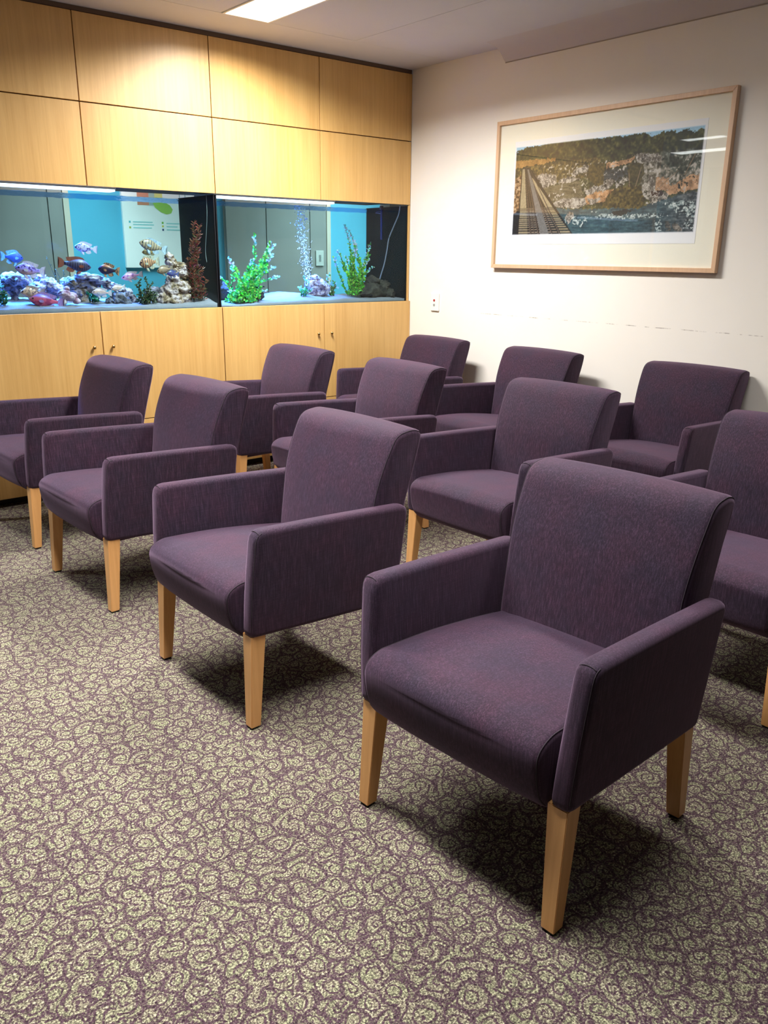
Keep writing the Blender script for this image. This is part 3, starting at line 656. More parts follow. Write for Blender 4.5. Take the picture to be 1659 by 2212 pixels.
def fish(label, head, tail, y, hr, bm_, fm, L=None, bend=0, turn=0):
    """Head and tail are (x, z); the fish swims in the vertical plane at depth y, turned a little by `turn`."""
    hx, hz = head; tx, tz = tail; L = math.hypot(hx-tx, hz-tz)
    t = thing('fish', label, 'fish', ((hx+tx)/2, y, (hz+tz)/2))
    left = hx < tx
    tilt = math.atan2(hz-tz, abs(hx-tx))
    t.rotation_euler = (0, -tilt, (PI if left else 0)+turn)
    B = L*.80; H = L*hr/2
    prof = [(0, .05), (.03, .2), (.08, .42), (.15, .64), (.25, .86), (.36, 1), (.48, .98), (.6, .84), (.72, .62), (.84, .38), (.93, .27), (1, .27)]
    bm = bmesh.new(); rings = []; seg = 14; x_ = L/2
    for f, h in prof:
        x = x_-f*B; cz = -.04*H*math.sin(f*PI)+(.12*H*(1-f) if f < .2 else .1*H*(1-f))*-1
        wy = H*h*(.42 if f < .9 else .2); off = bend*(max(0, f-.35)**2)*L
        rings.append([bm.verts.new((x, off+wy*math.cos(2*PI*k/seg), cz+H*h*math.sin(2*PI*k/seg)*(1.06 if math.sin(2*PI*k/seg) > 0 else .94))) for k in range(seg)])
    for a, b in zip(rings[:-1], rings[1:]):
        for k in range(seg): bm.faces.new((a[k], a[(k+1) % seg], b[(k+1) % seg], b[k]))
    bm.faces.new(rings[0][::-1]); bm.faces.new(rings[-1]); bmesh.ops.recalc_face_normals(bm, faces=bm.faces[:])
    obj('body', bm, bm_, t, smooth=True)
    e = x_-B; by = bend*.42*L
    fin('tail_fin', [(e+.01*L, .13*H*2), (e-.07*L, .34*H*2), (e-.19*L, .44*H*2), (e-.155*L, .18*H*2), (e-.145*L, 0), (e-.16*L, -.2*H*2), (e-.18*L, -.44*H*2), (e-.07*L, -.32*H*2), (e+.01*L, -.13*H*2)], t, fm, by)
    fin('dorsal_fin', [(x_-.24*B, .82*H), (x_-.32*B, 1.18*H), (x_-.45*B, 1.3*H), (x_-.6*B, 1.28*H), (x_-.78*B, 1.12*H), (x_-.95*B, .98*H), (x_-.9*B, .5*H), (x_-.8*B, .42*H), (x_-.6*B, .75*H), (x_-.4*B, .92*H)], t, fm, by*.25)
    fin('anal_fin', [(x_-.6*B, -.8*H), (x_-.66*B, -1.2*H), (x_-.8*B, -1.25*H), (x_-.93*B, -.95*H), (x_-.86*B, -.42*H)], t, fm, by*.4)
    for s in (-1, 1):
        fin('pelvic_fin', [(x_-.36*B, -.86*H), (x_-.42*B, -1.35*H), (x_-.54*B, -1.62*H), (x_-.5*B, -1.0*H)], t, fm, s*.12*H, lean=s*.1)
        fin('pectoral_fin', [(x_-.29*B, -.08*H), (x_-.4*B, .12*H), (x_-.5*B, -.1*H), (x_-.46*B, -.4*H), (x_-.34*B, -.36*H)], t, fm, s*.45*H)
        bm = bmesh.new(); bmesh.ops.create_uvsphere(bm, u_segments=10, v_segments=8, radius=.085*H*1.6, matrix=Matrix.Translation((x_-.115*B, s*.19*H, .12*H)))
        obj('eye', bm, EYEM, t, smooth=True)
    return t
FM = fin_mat
fish('violet fish with dark blotches hovering over the leftmost boulder', (-2.76, 1.35), (-2.60, 1.325), .12, .42, fish_mat('fish_violet', (160, 140, 240), (60, 20, 130), (200, 150, 140), sc=75), FM('fin_violet', (190, 170, 220), (230, 220, 220)))
fish('dim grey-violet fish near the left edge of the left aquarium', (-2.63, 1.398), (-2.755, 1.408), .4, .5, fish_mat('fish_greyviolet', (70, 64, 100), (58, 54, 88), sc=40), FM('fin_grey', (110, 120, 140), (150, 160, 150)))
fish('tan fish with dark blotches above the red and purple fish', (-2.755, 1.222), (-2.62, 1.212), .1, .42, fish_mat('fish_tan_blotch', (214, 170, 150), (70, 54, 70), (200, 150, 120), sc=80), FM('fin_tan', (150, 130, 130), (190, 160, 150)))
fish('red-headed fish with a purple back lying low over the sand', (-2.72, 1.186), (-2.53, 1.155), .07, .36, fish_mat('fish_red_purple', (190, 80, 110), (150, 50, 90), sc=30, back=(130, 120, 240)), FM('fin_redpurple', (150, 140, 220), (180, 110, 140)))
fish('large dark striped fish with orange lower fins', (-2.328, 1.352), (-2.52, 1.378), .15, .37, fish_mat('fish_dark_stripe', (70, 62, 96), (44, 38, 58), None, 'stripe', 78, back=(110, 110, 150)), FM('fin_orange', (150, 74, 50), (110, 60, 60)))
fish('pale blue fish with dark bars above the large striped fish', (-2.396, 1.468), (-2.262, 1.447), .2, .38, fish_mat('fish_blue_bars', (190, 190, 240), (70, 60, 150), None, 'blotch', 70), FM('fin_paleblue', (200, 200, 240), (230, 210, 210)))
fish('dark fish with an orange back curling over the coral ridge', (-2.284, 1.345), (-2.165, 1.325), .15, .5, fish_mat('fish_dark_orange', (40, 34, 70), (60, 44, 50), None, 'blotch', 40, back=(190, 110, 60)), FM('fin_orange_white', (70, 50, 50), (210, 150, 110)), bend=.35, turn=-.25)
fish('pink fish swimming right of the curled dark fish', (-2.132, 1.287), (-1.992, 1.309), .2, .31, fish_mat('fish_pink', (200, 140, 180), (140, 90, 140), (220, 170, 180), 'blotch', 50), FM('fin_pink', (170, 150, 160), (200, 180, 190)))
fish('brown fish with blue-grey fins nosing left, highest before the poster', (-2.022, 1.497), (-1.846, 1.447), .15, .36, fish_mat('fish_brown_bar', (166, 146, 118), (112, 102, 98), None, 'stripe', 60), FM('fin_bluegrey', (130, 150, 180), (190, 210, 220)))
fish('small golden-brown fish tucked beneath the highest fish', (-1.972, 1.438), (-1.862, 1.443), .24, .36, fish_mat('fish_gold', (160, 138, 90), (110, 90, 60), sc=60), FM('fin_gold', (120, 110, 80), (170, 160, 130)))
fish('orange-brown striped fish with a spiky dorsal fin', (-2.046, 1.372), (-1.915, 1.384), .12, .5, fish_mat('fish_orangebrown', (190, 140, 100), (96, 70, 70), None, 'stripe', 72), FM('fin_spiky', (130, 120, 110), (210, 210, 190)))
fish('tan fish passing in front of the tall reef rock', (-1.96, 1.328), (-1.85, 1.345), .07, .4, fish_mat('fish_tan', (150, 122, 100), (120, 100, 90), sc=40), FM('fin_tan2', (130, 110, 100), (160, 140, 120)))
fish('small slate-blue fish at the waist of the tall reef rock', (-1.898, 1.318), (-1.818, 1.308), .065, .45, fish_mat('fish_slate', (80, 80, 110), (60, 60, 140), sc=60), FM('fin_slate', (70, 70, 100), (90, 100, 160)))
fish('pale beige fish in front of the white coral ridge', (-2.353, 1.212), (-2.232, 1.203), .11, .36, fish_mat('fish_beige', (206, 170, 160), (180, 150, 150), (170, 190, 220), sc=40), FM('fin_beige', (180, 170, 180), (210, 200, 210)))
fish('second, smaller beige fish higher under the coral ridge', (-2.222, 1.226), (-2.132, 1.238), .145, .36, fish_mat('fish_beige2', (212, 180, 165), (190, 160, 150), sc=40), FM('fin_beige2', (190, 180, 180), (220, 210, 210)))

# ------------------------------------------------------------------ the passage seen through the tanks
pr = thing('poster', 'tall white notice with orange and green shapes on the teal wall', 'poster', (-1.03, Y1, 1.70))
bm = bmesh.new(); add_box(bm, (-.33, -.03, -.385), (.33, -.0005, .44), .002); obj('sheet', bm, plain('poster_white', (250, 252, 250), .4), pr)
def flat(name, pts, c, parent, y=-.0312):
    bm = bmesh.new(); bm.faces.new([bm.verts.new((x, y, z)) for x, z in pts]); bmesh.ops.recalc_face_normals(bm, faces=bm.faces[:]); return obj(name, bm, plain('ink_'+name, c, .6), parent)
def R_(x0, z0, x1, z1): return [(x0, z0), (x1, z0), (x1, z1), (x0, z1)]
flat('orange_block', R_(-.20, .105, -.10, .205), (216, 140, 110), pr)
flat('grey_block', R_(-.10, .105, .0, .205), (170, 190, 180), pr)
flat('yellow_block', R_(-.05, .14, .02, .205), (226, 220, 130), pr, -.0316)
flat('green_shape', [(-.07, .13), (-.04, .17), (.0, .165), (.04, .135), (.085, .11), (.105, .08), (.09, .05), (.05, .04), (0, .055), (-.05, .09)], (160, 205, 90), pr, -.032)
for k, (x, z, w_) in enumerate([(-.25, -.03, .17), (-.25, -.05, .18), (-.25, -.075, .16), (.04, -.035, .17), (.04, -.06, .10), (.04, -.085, .17)]):
    flat('text_line', R_(x, z, x+w_, z+.008), (150, 215, 215), pr)
for k, (x, z, c) in enumerate([(-.285, -.035, (90, 190, 200)), (-.285, -.078, (170, 190, 90)), (0, -.035, (120, 190, 80)), (0, -.062, (220, 210, 110)), (0, -.09, (60, 90, 130))]):
    flat('bullet', R_(x, z, x+.016, z+.016), c, pr)
flat('dash', R_(.2, -.02, .235, -.008), (70, 110, 120), pr)
flat('grey_bar', R_(.17, .14, .177, .20), (150, 180, 190), pr); flat('grey_bar', R_(.22, .15, .227, .21), (150, 180, 190), pr)
# cream double door with frame, and second door further left
def door_unit(n, x0, x1, seams, frame_r=True, frame_l=True):
    d = struct(box('door_%d' % n, (x0, Y1-.03, 0), (x1, Y1-.002, 2.2), CREAMD, center=False))
    prev = x0
    for s in seams+[x1]:
        box('door_leaf', (prev+.004, Y1-.045, .01), (s-.004, Y1-.031, 2.19), CREAMD, d, bev=.002); prev = s
    if frame_r: box('door_jamb', (x1+.001, Y1-.05, 0), (x1+.045, Y1-.002, 2.25), CREAM, d)
    if frame_l: box('door_jamb', (x0-.045, Y1-.05, 0), (x0-.001, Y1-.002, 2.25), CREAM, d)
door_unit(1, -2.9, -1.835, [-1.95]); door_unit(2, -.44, .64, [-.028, .449], frame_l=False)
sw = thing('wall_plate', 'white switch plate on the cream door, seen through the right aquarium', 'switch', (.55, Y1-.046, 1.40))
bm = bmesh.new(); add_box(bm, (-.045, -.012, -.07), (.045, 0, .07), .003); obj('plate', bm, plain('aged_plate', (186, 192, 188), .4), sw)
bm = bmesh.new(); add_box(bm, (-.01, -.016, -.03), (.012, -.0125, -.002), .001); obj('rocker', bm, plain('rocker_grey', (120, 130, 130), .4), sw)
bm = bmesh.new(); add_box(bm, (-.01, -.016, .004), (.012, -.0125, .03), .001); obj('rocker', bm, plain('rocker_grey', (120, 130, 130), .4), sw)

# ------------------------------------------------------------------ call point on the white wall
sp_ = thing('wall_switch', 'small white wall plate with a red dot and a grey dot, beside the corner', 'switch', (0, -.30, 1.113))
bm = bmesh.new(); add_box(bm, (-.012, -.041, -.062), (-.0005, .041, .062), .003); obj('plate', bm, WHITEP, sp_)
for z, c, nm in ((.012, (170, 40, 40), 'red_button'), (-.02, (150, 155, 150), 'grey_button')):
    bm = bmesh.new(); bmesh.ops.create_cone(bm, cap_ends=True, segments=20, radius1=.009, radius2=.008, depth=.003, matrix=Matrix.Translation((-.0136, .004, z)) @ Matrix.Rotation(-PI/2, 4, 'Y'))
    obj(nm, bm, plain(nm, c, .3), sp_, smooth=False)

# ------------------------------------------------------------------ framed photograph
PY0, PY1, PZ0, PZ1 = -.8614, -2.4549, 1.3607, 2.2407
fp = thing('framed_picture', 'large pale-framed photograph of a river and railway bridge on the white wall', 'picture', (0, (PY0+PY1)/2, (PZ0+PZ1)/2))
hw, hh = (PY0-PY1)/2, (PZ1-PZ0)/2
T = .024
def rail(pts):
    bm = bmesh.new(); A = [bm.verts.new((-.034, y, z)) for y, z in pts]; B = [bm.verts.new((-.002, y, z)) for y, z in pts]
    bm.faces.new(A); bm.faces.new(B[::-1])
    for i in range(4): bm.faces.new((A[i], B[i], B[(i+1) % 4], A[(i+1) % 4]))
    bmesh.ops.recalc_face_normals(bm, faces=bm.faces[:]); bmesh.ops.bevel(bm, geom=bm.edges[:], offset=.0012, segments=1, affect='EDGES')
    o = obj('frame_rail', bm, FRAMEW, fp); return o
rail([(-hw, hh), (hw, hh), (hw-T, hh-T), (-hw+T, hh-T)]); rail([(-hw, -hh), (hw, -hh), (hw-T, -hh+T), (-hw+T, -hh+T)])
rail([(-hw, -hh), (-hw, hh), (-hw+T, hh-T), (-hw+T, -hh+T)]); rail([(hw, -hh), (hw, hh), (hw-T, hh-T), (hw-T, -hh+T)])
bm = bmesh.new(); add_box(bm, (-.018, -hw+T-.002, -hh+T-.002), (-.003, hw-T+.002, hh-T+.002)); obj('mat_board', bm, MATB, fp)
yc, zc_ = (PY0+PY1)/2, (PZ0+PZ1)/2
bm = bmesh.new(); add_box(bm, (-.0192, -2.312-yc, 1.508-zc_), (-.0182, -1.012-yc, 2.112-zc_)); obj('paper', bm, PAPER, fp)

def paint_print():
    NU, NV = 520, 210
    U, V = np.meshgrid(np.linspace(0, 1, NU), np.linspace(0, 1, NV))
    rs = np.random.RandomState(5)
    def vn(su, sv, octv=4, seed=0, pers=.55):
        out = np.zeros_like(U); amp = 1; tot = 0
        for o in range(octv):
            gu, gv = max(2, int(su*2**o)+2), max(2, int(sv*2**o)+2); g_ = np.random.RandomState(seed*17+o).rand(gv, gu)
            x = U*(gu-1.001); y = V*(gv-1.001); i = x.astype(int); j = y.astype(int); fx = x-i; fy = y-j; fx = fx*fx*(3-2*fx); fy = fy*fy*(3-2*fy)
            out += amp*((g_[j, i]*(1-fx)+g_[j, i+1]*fx)*(1-fy)+(g_[j+1, i]*(1-fx)+g_[j+1, i+1]*fx)*fy); tot += amp; amp *= pers
        return out/tot
    n1 = vn(50, 20, 4, 1); n2 = vn(110, 45, 3, 2); n3 = vn(12, 5, 4, 3); n4 = vn(30, 70, 3, 4); n5 = vn(200, 80, 2, 5)
    wU = U+(n1-.5)*.018; wV = V+(n2-.5)*.045
    def inside(poly, w=True):
        x, y = (wU, wV) if w else (U, V); r = np.zeros(U.shape, bool); n = len(poly)
        for i in range(n):
            x0, y0 = poly[i]; x1, y1 = poly[i-1]
            if y0 == y1: continue
            c = ((y0 > y) != (y1 > y)) & (x < (x1-x0)*(y-y0)/(y1-y0)+x0); r ^= c
        return r
    img = np.zeros(U.shape+(3,)); 
    def ramp(t, cs):
        t = np.clip(t, 0, .9999)*(len(cs)-1); i = t.astype(int); f = (t-i)[..., None]; cs = np.array(cs, float); return cs[i]*(1-f)+cs[i+1]*f
    def con(t, k=2.2): return np.clip((t-.5)*k+.5, 0, 1)
    def put(mask, col): img[mask] = col[mask] if col.ndim == 3 else col
    img[:] = ramp(con(n1*.5+n2*.5, 2.6), [(28, 32, 24), (58, 64, 42), (88, 90, 58), (118, 110, 76)])      # scrub everywhere
    sky = ramp(V, [(150, 180, 205), (150, 190, 215)])
    tl = [(-.01, .94), (.03, .955), (.07, .985), (.12, .99), (.17, .985), (.22, 1.02), (.40, 1.02), (.5, .985), (.56, 1.0), (.62, .975), (.65, .985), (.70, .985), (.722, .995), (.745, .965), (.765, .945), (.79, .96), (.81, .98), (.85, .985), (.88, .95), (.91, .975), (.94, .97), (.96, .94), (.98, .965), (1.01, .955)]
    top = np.interp(U, [a for a, b in tl], [b for a, b in tl])+(n2-.5)*.05
    trees = ramp(con(n1*.6+n2*.4, 2.6), [(20, 26, 18), (42, 50, 30), (66, 72, 42), (98, 98, 62)])
    warm = np.clip(1-U/.5, 0, 1)[..., None]
    put(V > .62, trees)
    put(V > top, sky)
    light = ramp(con(n2*.5+n1*.5, 2.6), [(84, 80, 74), (138, 134, 126), (172, 168, 160), (204, 200, 192)])
    crack = (np.abs(n2-.5) < .035) | (np.abs(n1-.47) < .02); light[crack] *= .55
    tan = ramp(con(n1), [(130, 104, 78), (178, 144, 112), (204, 172, 142)])
    olive = ramp(con(n2), [(44, 42, 26), (78, 72, 44), (118, 108, 68)])
    wdark = ramp(con(n4*.5+n1*.5, 3), [(34, 42, 48), (54, 64, 70), (80, 86, 88)])
    # middle distance
    put(inside([(0, .78), (.5, .80), (.53, .62), (.3, .58), (0, .6)]), olive)
    put(inside([(-.006, .851), (.245, .836), (.246, .806), (.154, .781), (-.002, .762)]), ramp(con(n1), [(128, 100, 58), (166, 132, 82)]))
    put(inside([(.536, .667), (.68, .66), (.68, .55), (.60, .52), (.5, .50), (.46, .6)]), wdark)
    put(inside([(.537, .73), (.618, .742), (.683, .775), (.678, .729), (.619, .693), (.536, .674)]), tan)
    put(inside([(.801, .782), (.849, .784), (.818, .762)]), tan)
    put(inside([(.676, .784), (.71, .803), (.795, .777), (.82, .75), (.82, .69), (.762, .66), (.707, .69)]), light*.92)
    grey = ramp(con(n1*.5+n2*.5, 3), [(52, 54, 44), (84, 84, 72), (120, 118, 108), (160, 156, 146)])
    put(inside([(.68, .69), (1, .72), (1, .55), (.93, .52), (.87, .45), (.74, .46), (.68, .56)]), grey)
    put(inside([(.80, .80), (1, .80), (1, .60), (.9, .56), (.84, .66)]), ramp(con(n1*.5+n2*.5, 2.8), [(24, 30, 26), (50, 56, 44), (86, 92, 82), (130, 136, 132)]))
    put(inside([(.863, .454), (.933, .521), (.953, .543), (1.01, .551), (1.01, .414), (.929, .391), (.835, .357)]), tan)
    for q in ([(.097, .642), (.165, .683), (.258, .659), (.264, .563), (.178, .517), (.129, .577)], [(.268, .57), (.299, .616), (.347, .622), (.402, .584), (.349, .557), (.281, .554)], [(.338, .659), (.395, .719), (.44, .731), (.453, .659), (.401, .648), (.37, .625)]): put(inside(q), light)
    put(inside([(.155, .512), (.261, .549), (.405, .57), (.41, .48), (.43, .40), (.329, .385), (.237, .33), (.19, .416)]), ramp(con(n4), [(78, 76, 58), (96, 92, 72), (112, 106, 86)]))
    put(inside([(.26, .42), (.30, .45), (.32, .44), (.31, .42)]), light)
    put(inside([(.49, .44), (.6, .46), (.6, .36), (.54, .33), (.44, .31), (.4, .36)]), ramp(con(n1), [(110, 84, 58), (172, 136, 100), (196, 160, 124)]))
    for q in ([(.426, .453), (.48, .509), (.562, .575), (.588, .526), (.56, .456), (.494, .444), (.454, .4)], [(.51, .50), (.565, .57), (.60, .54), (.56, .46)], [(.59, .50), (.645, .575), (.677, .565), (.634, .495), (.6, .47)], [(.733, .473), (.756, .497), (.759, .594), (.78, .55), (.80, .48), (.80, .41), (.77, .332), (.74, .363)], [(.233, .331), (.306, .392), (.432, .392), (.449, .316), (.396, .282), (.275, .302)], [(.447, .373), (.522, .371), (.523, .343), (.468, .30)], [(.76, .36), (.85, .40), (.87, .37), (.85, .31), (.79, .29)]): put(inside(q), light)
    put(inside([(.80, .55), (.86, .53), (.87, .42), (.80, .42)]), tan*.9)
    put(inside([(.78, .41), (.83, .42), (.84, .37), (.79, .365)]), np.array((60, 34, 24.)))
    bank = (V < .76) & (V > .29) & (U > .14)
    put(bank & (n2*.5+n1*.5 > .63), light*.85)
    put(bank & (n2*.6+n3*.4 < .34), trees*.9)
    # river
    deep = ramp(con(n4*.4+n1*.3+n3*.3, 2.4), [(36, 58, 68), (56, 84, 94), (84, 112, 118)])
    riv = inside([(.22, .30), (.292, .285), (.45, .268), (.618, .26), (.738, .25), (.78, .29), (.851, .33), (.93, .375), (1.01, .40), (1.01, -.1), (.2, -.1)])
    put(riv, deep)
    rc = np.clip((U-.72)*4, 0, 1)[..., None]; 
    chop = ramp(con(n2*.5+n4*.5, 3.2), [(40, 48, 54), (70, 78, 84), (110, 116, 120)])
    m = riv & (U > .72); img[m] = (img*(1-rc)+chop*rc)[m]
    foamc = ramp(con(n5*.5+n2*.5, 2.2), [(90, 110, 116), (140, 158, 160), (196, 206, 206)])
    for q in ([(.45, .17), (.55, .215), (.66, .205), (.85, .195), (.88, .165), (.7, .145), (.58, .165)], [(.84, .295), (.93, .315), (1, .285), (1, .15), (.93, .17), (.89, .24)], [(.327, .182), (.358, .245), (.383, .199), (.445, .187), (.463, .114), (.425, .08), (.361, .128), (.33, .1)], [(.47, .24), (.52, .25), (.5, .22)], [(.80, .12), (.84, .14), (.86, .04), (.83, .02)], [(.96, .13), (1, .13), (1, .02), (.95, .05)]):
        mm = inside(q) & (n2*.7+n4*.3+n5*.2 > .60); put(mm, foamc)
    put(inside([(.330, .17), (.352, .245), (.378, .235), (.38, .18), (.35, .11)]), light*1.0)
    put(inside([(.859, .112), (.877, .117), (.892, .076), (.898, .008), (.867, .05)]), light*.55)
    put(inside([(.895, .076), (.92, .101), (.948, .039), (.946, .013), (.914, .014)]), light*.7)
    put(inside([(.59, .23), (.66, .255), (.70, .24), (.66, .19), (.60, .19)]), deep*.55)
    # bushes
    put(inside([(.56, .40), (.60, .47), (.67, .50), (.73, .47), (.745, .38), (.757, .292), (.724, .254), (.6, .262), (.53, .287)]), ramp(con(n2), [(44, 40, 20), (78, 72, 36), (110, 98, 56)]))
    put(inside([(.66, .72), (.73, .70), (.74, .60), (.72, .50), (.67, .52), (.65, .62)]), ramp(con(n2), [(44, 44, 26), (84, 80, 50)]))
    put(inside([(.44, .74), (.53, .74), (.53, .52), (.49, .50), (.44, .60)]), ramp(con(n2), [(58, 54, 28), (98, 88, 48)]))
    for (a, b) in (((.80, .42), (.90, .60)), ((.70, .47), (.72, .66)), ((.67, .47), (.66, .62)), ((.93, .55), (.97, .75))):
        t = ((V-a[1])/(b[1]-a[1])); ll = np.abs(U-(a[0]+(b[0]-a[0])*t)) < .0022; put(ll & (t > 0) & (t < 1), np.array((120, 104, 84.)))
    # left bank beside the bridge
    put(inside([(-.01, .62), (.045, .70), (.05, .3), (.0, .18)]), ramp(con(n2, 2.6), [(60, 44, 30), (120, 92, 64), (176, 156, 130)]))
    put(inside([(-.01, .22), (.05, .30), (.05, -.05), (-.01, -.05)]), ramp(con(n2), [(14, 20, 32), (30, 36, 44)]))
    # railway bridge
    def tri(a, b, c, d): return inside([a, b, c, d], False)
    put(tri((.046, .76), (.095, .76), (.385, -.01), (.03, -.01)), np.array((32, 30, 32.)))
    t_ = np.clip((.775-V)/.775, 0.0001, 1); per = 1/(t_+.12)
    sl = (np.sin(per*185) > .1)
    deckL = tri((.048, .75), (.062, .75), (.104, -.01), (.043, -.01)); deckR = tri((.098, .65), (.115, .64), (.378, -.01), (.308, -.01)); mid = tri((.078, .74), (.088, .74), (.241, -.01), (.186, -.01))
    far = V > .31
    grey_ = np.array((150, 142, 118.))
    put(tri((.062, .75), (.10, .65), (.30, -.01), (.104, -.01)) & sl & ~far, np.array((130, 122, 110.)))
    put(deckL, np.array((84, 80, 72.))); put(deckL & (sl | far), grey_); put(deckR, np.array((70, 70, 64.))); put(deckR & (sl | far), grey_*1.02)
    put(mid, np.array((112, 112, 112.)))
    for a, b, w_ in (((.061, .77), (.126, -.01), .005), ((.070, .77), (.176, -.01), .006), ((.079, .77), (.262, -.01), .006), ((.088, .764), (.310, -.01), .006), ((.0665, .77), (.15, -.01), .003)):
        t = ((V-a[1])/(b[1]-a[1])); ll = np.abs(U-(a[0]+(b[0]-a[0])*t)) < w_*(.12+t)*.9; put(ll & (t > 0), np.array((52, 42, 38.)))
        ll = np.abs(U+w_*.5*t-(a[0]+(b[0]-a[0])*t)) < w_*(.1+t)*.25; put(ll & (t > 0), np.array((120, 108, 100.)))
    # soft deckle edge of the ink
    e = np.minimum(np.minimum(U, 1-U)*2.46, np.minimum(V, 1-V)); e = np.clip(e/.014+(n5-.5)*.2, 0, 1)[..., None]
    img = img*e+np.array((226, 232, 240.))*(1-e)
    img = np.clip(img+(n5-.5)[..., None]*26*(e > .9), 0, 255)/255
    img = np.clip((img-.5)*1.12+.47, 0, 1); linr = np.where(img <= .04045, img/12.92, ((img+.055)/1.055)**2.4)
    # mesh grid: u runs away from the corner (towards -y)
    ya, yb_, za, zb_ = -1.021-yc, -2.299-yc, 1.5635-zc_, 2.082-zc_
    co = np.stack([np.full(U.shape, -.0198), ya+(yb_-ya)*U, za+(zb_-za)*V], -1).reshape(-1, 3)
    idx = np.arange(NU*NV).reshape(NV, NU); q = np.stack([idx[:-1, :-1], idx[1:, :-1], idx[1:, 1:], idx[:-1, 1:]], -1).reshape(-1, 4)
    me = bpy.data.meshes.new('print'); me.from_pydata(co.tolist(), [], q.tolist())
    at = me.color_attributes.new('ink', 'FLOAT_COLOR', 'POINT'); at.data.foreach_set('color', np.concatenate([linr.reshape(-1, 3), np.ones((NU*NV, 1))], 1).astype(np.float32).ravel())
    M = Mat('printed_photograph'); a = M.node('ShaderNodeVertexColor'); a.layer_name = 'ink'; M.base((a, 0)); M.set(Roughness=.6); me.materials.append(M.m)
    o = bpy.data.objects.new('print', me); COL.objects.link(o); o.parent = fp; o['label'] = 'photographic print of a rocky river with a rail bridge'
paint_print()
bm = bmesh.new(); add_box(bm, (-.0285, -hw+T-.001, -hh+T-.001), (-.0262, hw-T+.001, hh-T+.001)); obj('glass', bm, PICGLASS, fp)

# the shell, the wall unit and all it holds were drawn at 1:1.035 about eye height (the floor stays at zero)
KS, ZE = 1.035, 1.4335
for o in list(COL.objects):
    if o.parent is None and o.type in ('MESH', 'EMPTY') and o is not floor_:
        o.location = (o.location.x*KS, o.location.y*KS, ZE+(o.location.z-ZE)*KS); o.scale = (KS, KS, KS)

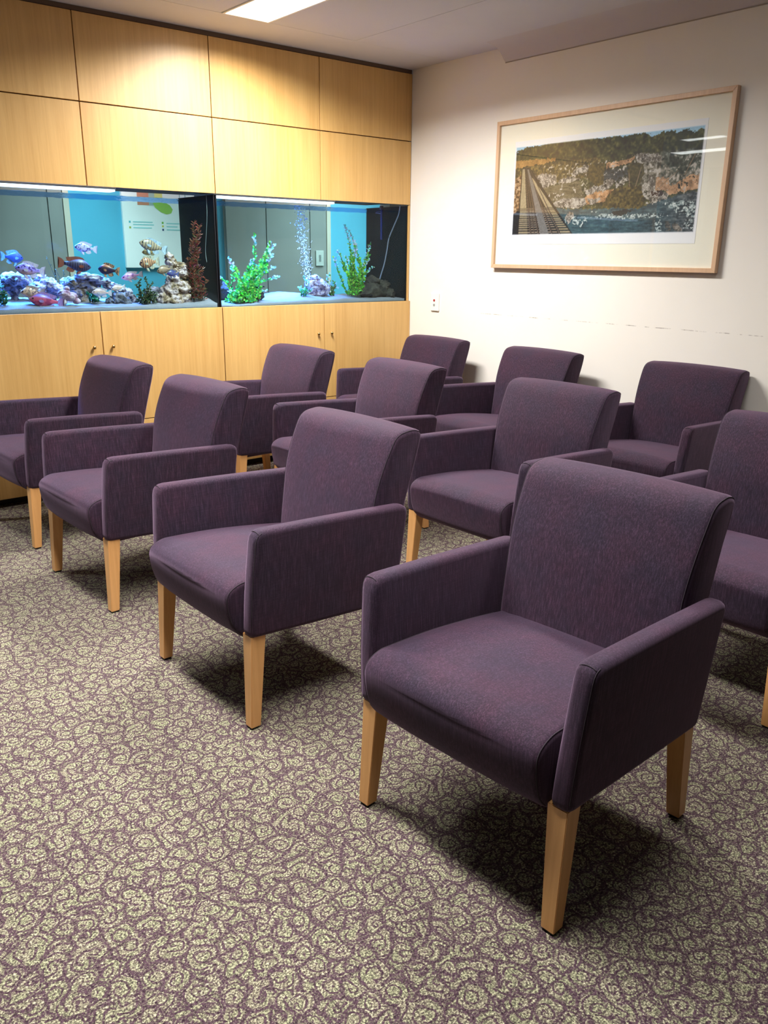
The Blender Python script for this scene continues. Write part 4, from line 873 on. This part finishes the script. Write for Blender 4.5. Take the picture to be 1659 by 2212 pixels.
# ------------------------------------------------------------------ armchairs
def yout(z): return .3262+(.3461-.3262)*(z-.31)/(.658-.31)
def make_chair():
    t = bpy.data.objects.new('armchair', None); COL.objects.link(t); t.empty_display_size = .1
    # seat: bowed front, thick pad falling a little to the back
    S = [(-.30, .285, .035), (.268, .283, .035), (.318, .325, .03), (.336, .385, .05), (.342, .455, .042), (.292, .484, .05), (.10, .478, .1), (-.10, .455, .08), (-.30, .425, .035)]
    loop = smooth_loop(S, 5)
    hs = .268
    def sb(p, f):
        k = math.sin(PI*f)**.6
        return (.012*k if p.y > .44 else (.006*k if p.x > .3 else 0))
    bm = bmesh.new(); slab(bm, loop, lambda z: -hs, lambda z: hs, .016, 4, 8, sb); seat = shade(obj('seat', bm, FAB, t), 60)
    for s in (-1, 1):
        bm = bmesh.new(); pts = [(p.x, s*(hs-.0047), p.y) for p in inset(loop, .0043) if p.x > -.2 and p.y > .3]
        tube(bm, pts, .0014, 6); obj('seam', bm, SEAM, seat, smooth=True)
    # back: leaning pad with rolled top, down to the seat frame
    B = [(-.205, .40, .05), (-.212, .47, .08), (-.238, .66, .1), (-.275, .765, .09), (-.325, .862, .085), (-.405, .872, .06), (-.447, .858, .034), (-.436, .80, .05), (-.392, .64, .08), (-.335, .42, .08), (-.318, .282, .035), (-.255, .282, .035), (-.225, .36, .035)]
    lb = smooth_loop(B, 5)
    hb = lambda z: .272+.010*min(1, max(0, (z-.62)/.2))
    def bb(p, f):
        k = math.sin(PI*f)**.7
        if p.y > .84: return .007*k
        if p.x > -.34 and p.y > .42: return .010*k
        return 0
    bm = bmesh.new(); slab(bm, lb, lambda z: -hb(z), lambda z: hb(z), .019, 4, 8, bb); back = shade(obj('backrest', bm, FAB, t), 60)
    for s in (-1, 1):
        bm = bmesh.new(); pts = [(p.x, s*(hb(p.y)-.0056), p.y) for p in inset(lb, .0050)[:int(len(lb)*.52)] if p.y > .42]
        tube(bm, pts, .0014, 6); obj('seam', bm, SEAM, back, smooth=True)
    # arms: full-height upholstered side panels flaring slightly outwards
    for s in (1, -1):
        A_ = [(.297, .3137, .026), (.293, .46, .1), (.275, .661, .040), (.0, .650, .3), (-.333, .631, .040), (-.299, .275, .028), (0, .293, .2)]
        la = smooth_loop(A_, 4)
        out = lambda z: yout(z); inn = lambda z: yout(z)-.0545
        bm = bmesh.new()
        if s > 0: slab(bm, la, inn, out, 0.019, 5, 2)
        else: slab(bm, la, lambda z: -out(z), lambda z: -inn(z), .019, 5, 2)
        arm = shade(obj('arm', bm, FAB, t), 60)
        bm = bmesh.new()
        front = [p for p in inset(la, .0053) if p.x > .25 and p.y > .33]
        tube(bm, [(p.x, s*(yout(p.y)-.0056), p.y) for p in front], .0011, 6); obj('seam', bm, SEAM, arm, smooth=True)
        bm = bmesh.new(); zt = .657; tube(bm, [(.2625, s*(yout(zt)-.0545+.008+(.0385)*k/8), zt-.0085+.0062*math.sin(PI*k/8)**.6) for k in range(9)], .0011, 6)
        obj('seam', bm, SEAM, arm, smooth=True)
    # legs: square, tapering to the foot on the inner faces
    for sx in (1, -1):
        for sy in (1, -1):
            bm = bmesh.new()
            if sx > 0: top = (.289, .0515); bot = (.3035, .035); oy, ob = .3185, .3195; zt = .318
            else: top = (-.236, .050); bot = (-.268, .036); oy, ob = .318, .3195; zt = .298
            def sq(xf, w_, yo, z): return [(xf, sy*yo, z), (xf-w_, sy*yo, z), (xf-w_, sy*(yo-w_), z), (xf, sy*(yo-w_), z)]
            a = [bm.verts.new(v) for v in sq(bot[0], bot[1], ob, .007)]; b = [bm.verts.new(v) for v in sq(top[0], top[1], oy, zt)]
            bm.faces.new(a); bm.faces.new(b[::-1])
            for i in range(4): bm.faces.new((a[i], b[i], b[(i+1) % 4], a[(i+1) % 4]))
            bmesh.ops.recalc_face_normals(bm, faces=bm.faces[:]); bmesh.ops.bevel(bm, geom=bm.edges[:], offset=.0016, segments=2, affect='EDGES')
            lg = obj('leg', bm, LEG, t)
            bm = bmesh.new(); c = Vector((bot[0]-bot[1]/2, sy*(ob-bot[1]/2), 0)); add_box(bm, c+Vector((-.014, -.014, 0)), c+Vector((.014, .014, .0075)), .001); obj('glide', bm, GLIDE, lg)
    return t
def dup(root):
    r = root.copy(); COL.objects.link(r)
    for ch in list(root.children):
        c = ch.copy(); COL.objects.link(c); c.parent = r
        for g_ in list(ch.children):
            d = g_.copy(); COL.objects.link(d); d.parent = c
    return r
CH = [
 ('A', -2.8083, -3.7421, .0806, 'front-row purple armchair nearest the camera, largest in view'),
 ('B', -2.8908, -2.6321, .0250, 'front-row purple armchair second from the camera, all of its seat in view'),
 ('C', -2.9079, -1.5013, .0554, 'front-row purple armchair third from the camera, next to last towards the aquarium'),
 ('D', -2.9195, -0.5151, .0669, 'front-row purple armchair against the oak cabinet, cut by the left edge of the view'),
 ('E', -1.6013, -3.6513, .0388, 'middle-row purple armchair cut by the right edge, behind the nearest chair'),
 ('F', -1.6224, -2.5540, .0442, 'middle-row purple armchair directly behind the second front-row chair, its whole back in view'),
 ('G', -1.6933, -1.4903, -.0166, 'middle-row purple armchair whose back is in the centre, third from the camera'),
 ('H', -1.7399, -0.5405, .0232, 'middle-row purple armchair against the oak cabinet below the right aquarium'),
 ('I', -0.4754, -2.5575, .0640, 'purple armchair along the white wall, the rightmost one under the picture'),
 ('J', -0.5602, -1.5222, -.0020, 'purple armchair along the white wall, below the left half of the picture'),
 ('K', -0.5744, -0.5476, -.0058, 'purple armchair along the white wall, in the corner under the small switch'),
]
c0 = make_chair()
for i, (n, x, y, a, lab) in enumerate(CH):
    c = c0 if i == 0 else dup(c0)
    c.location = (x, y, 0); c.rotation_euler = (0, 0, PI+a)
    tag(c, lab, 'chair', 'purple armchairs set out in three rows')
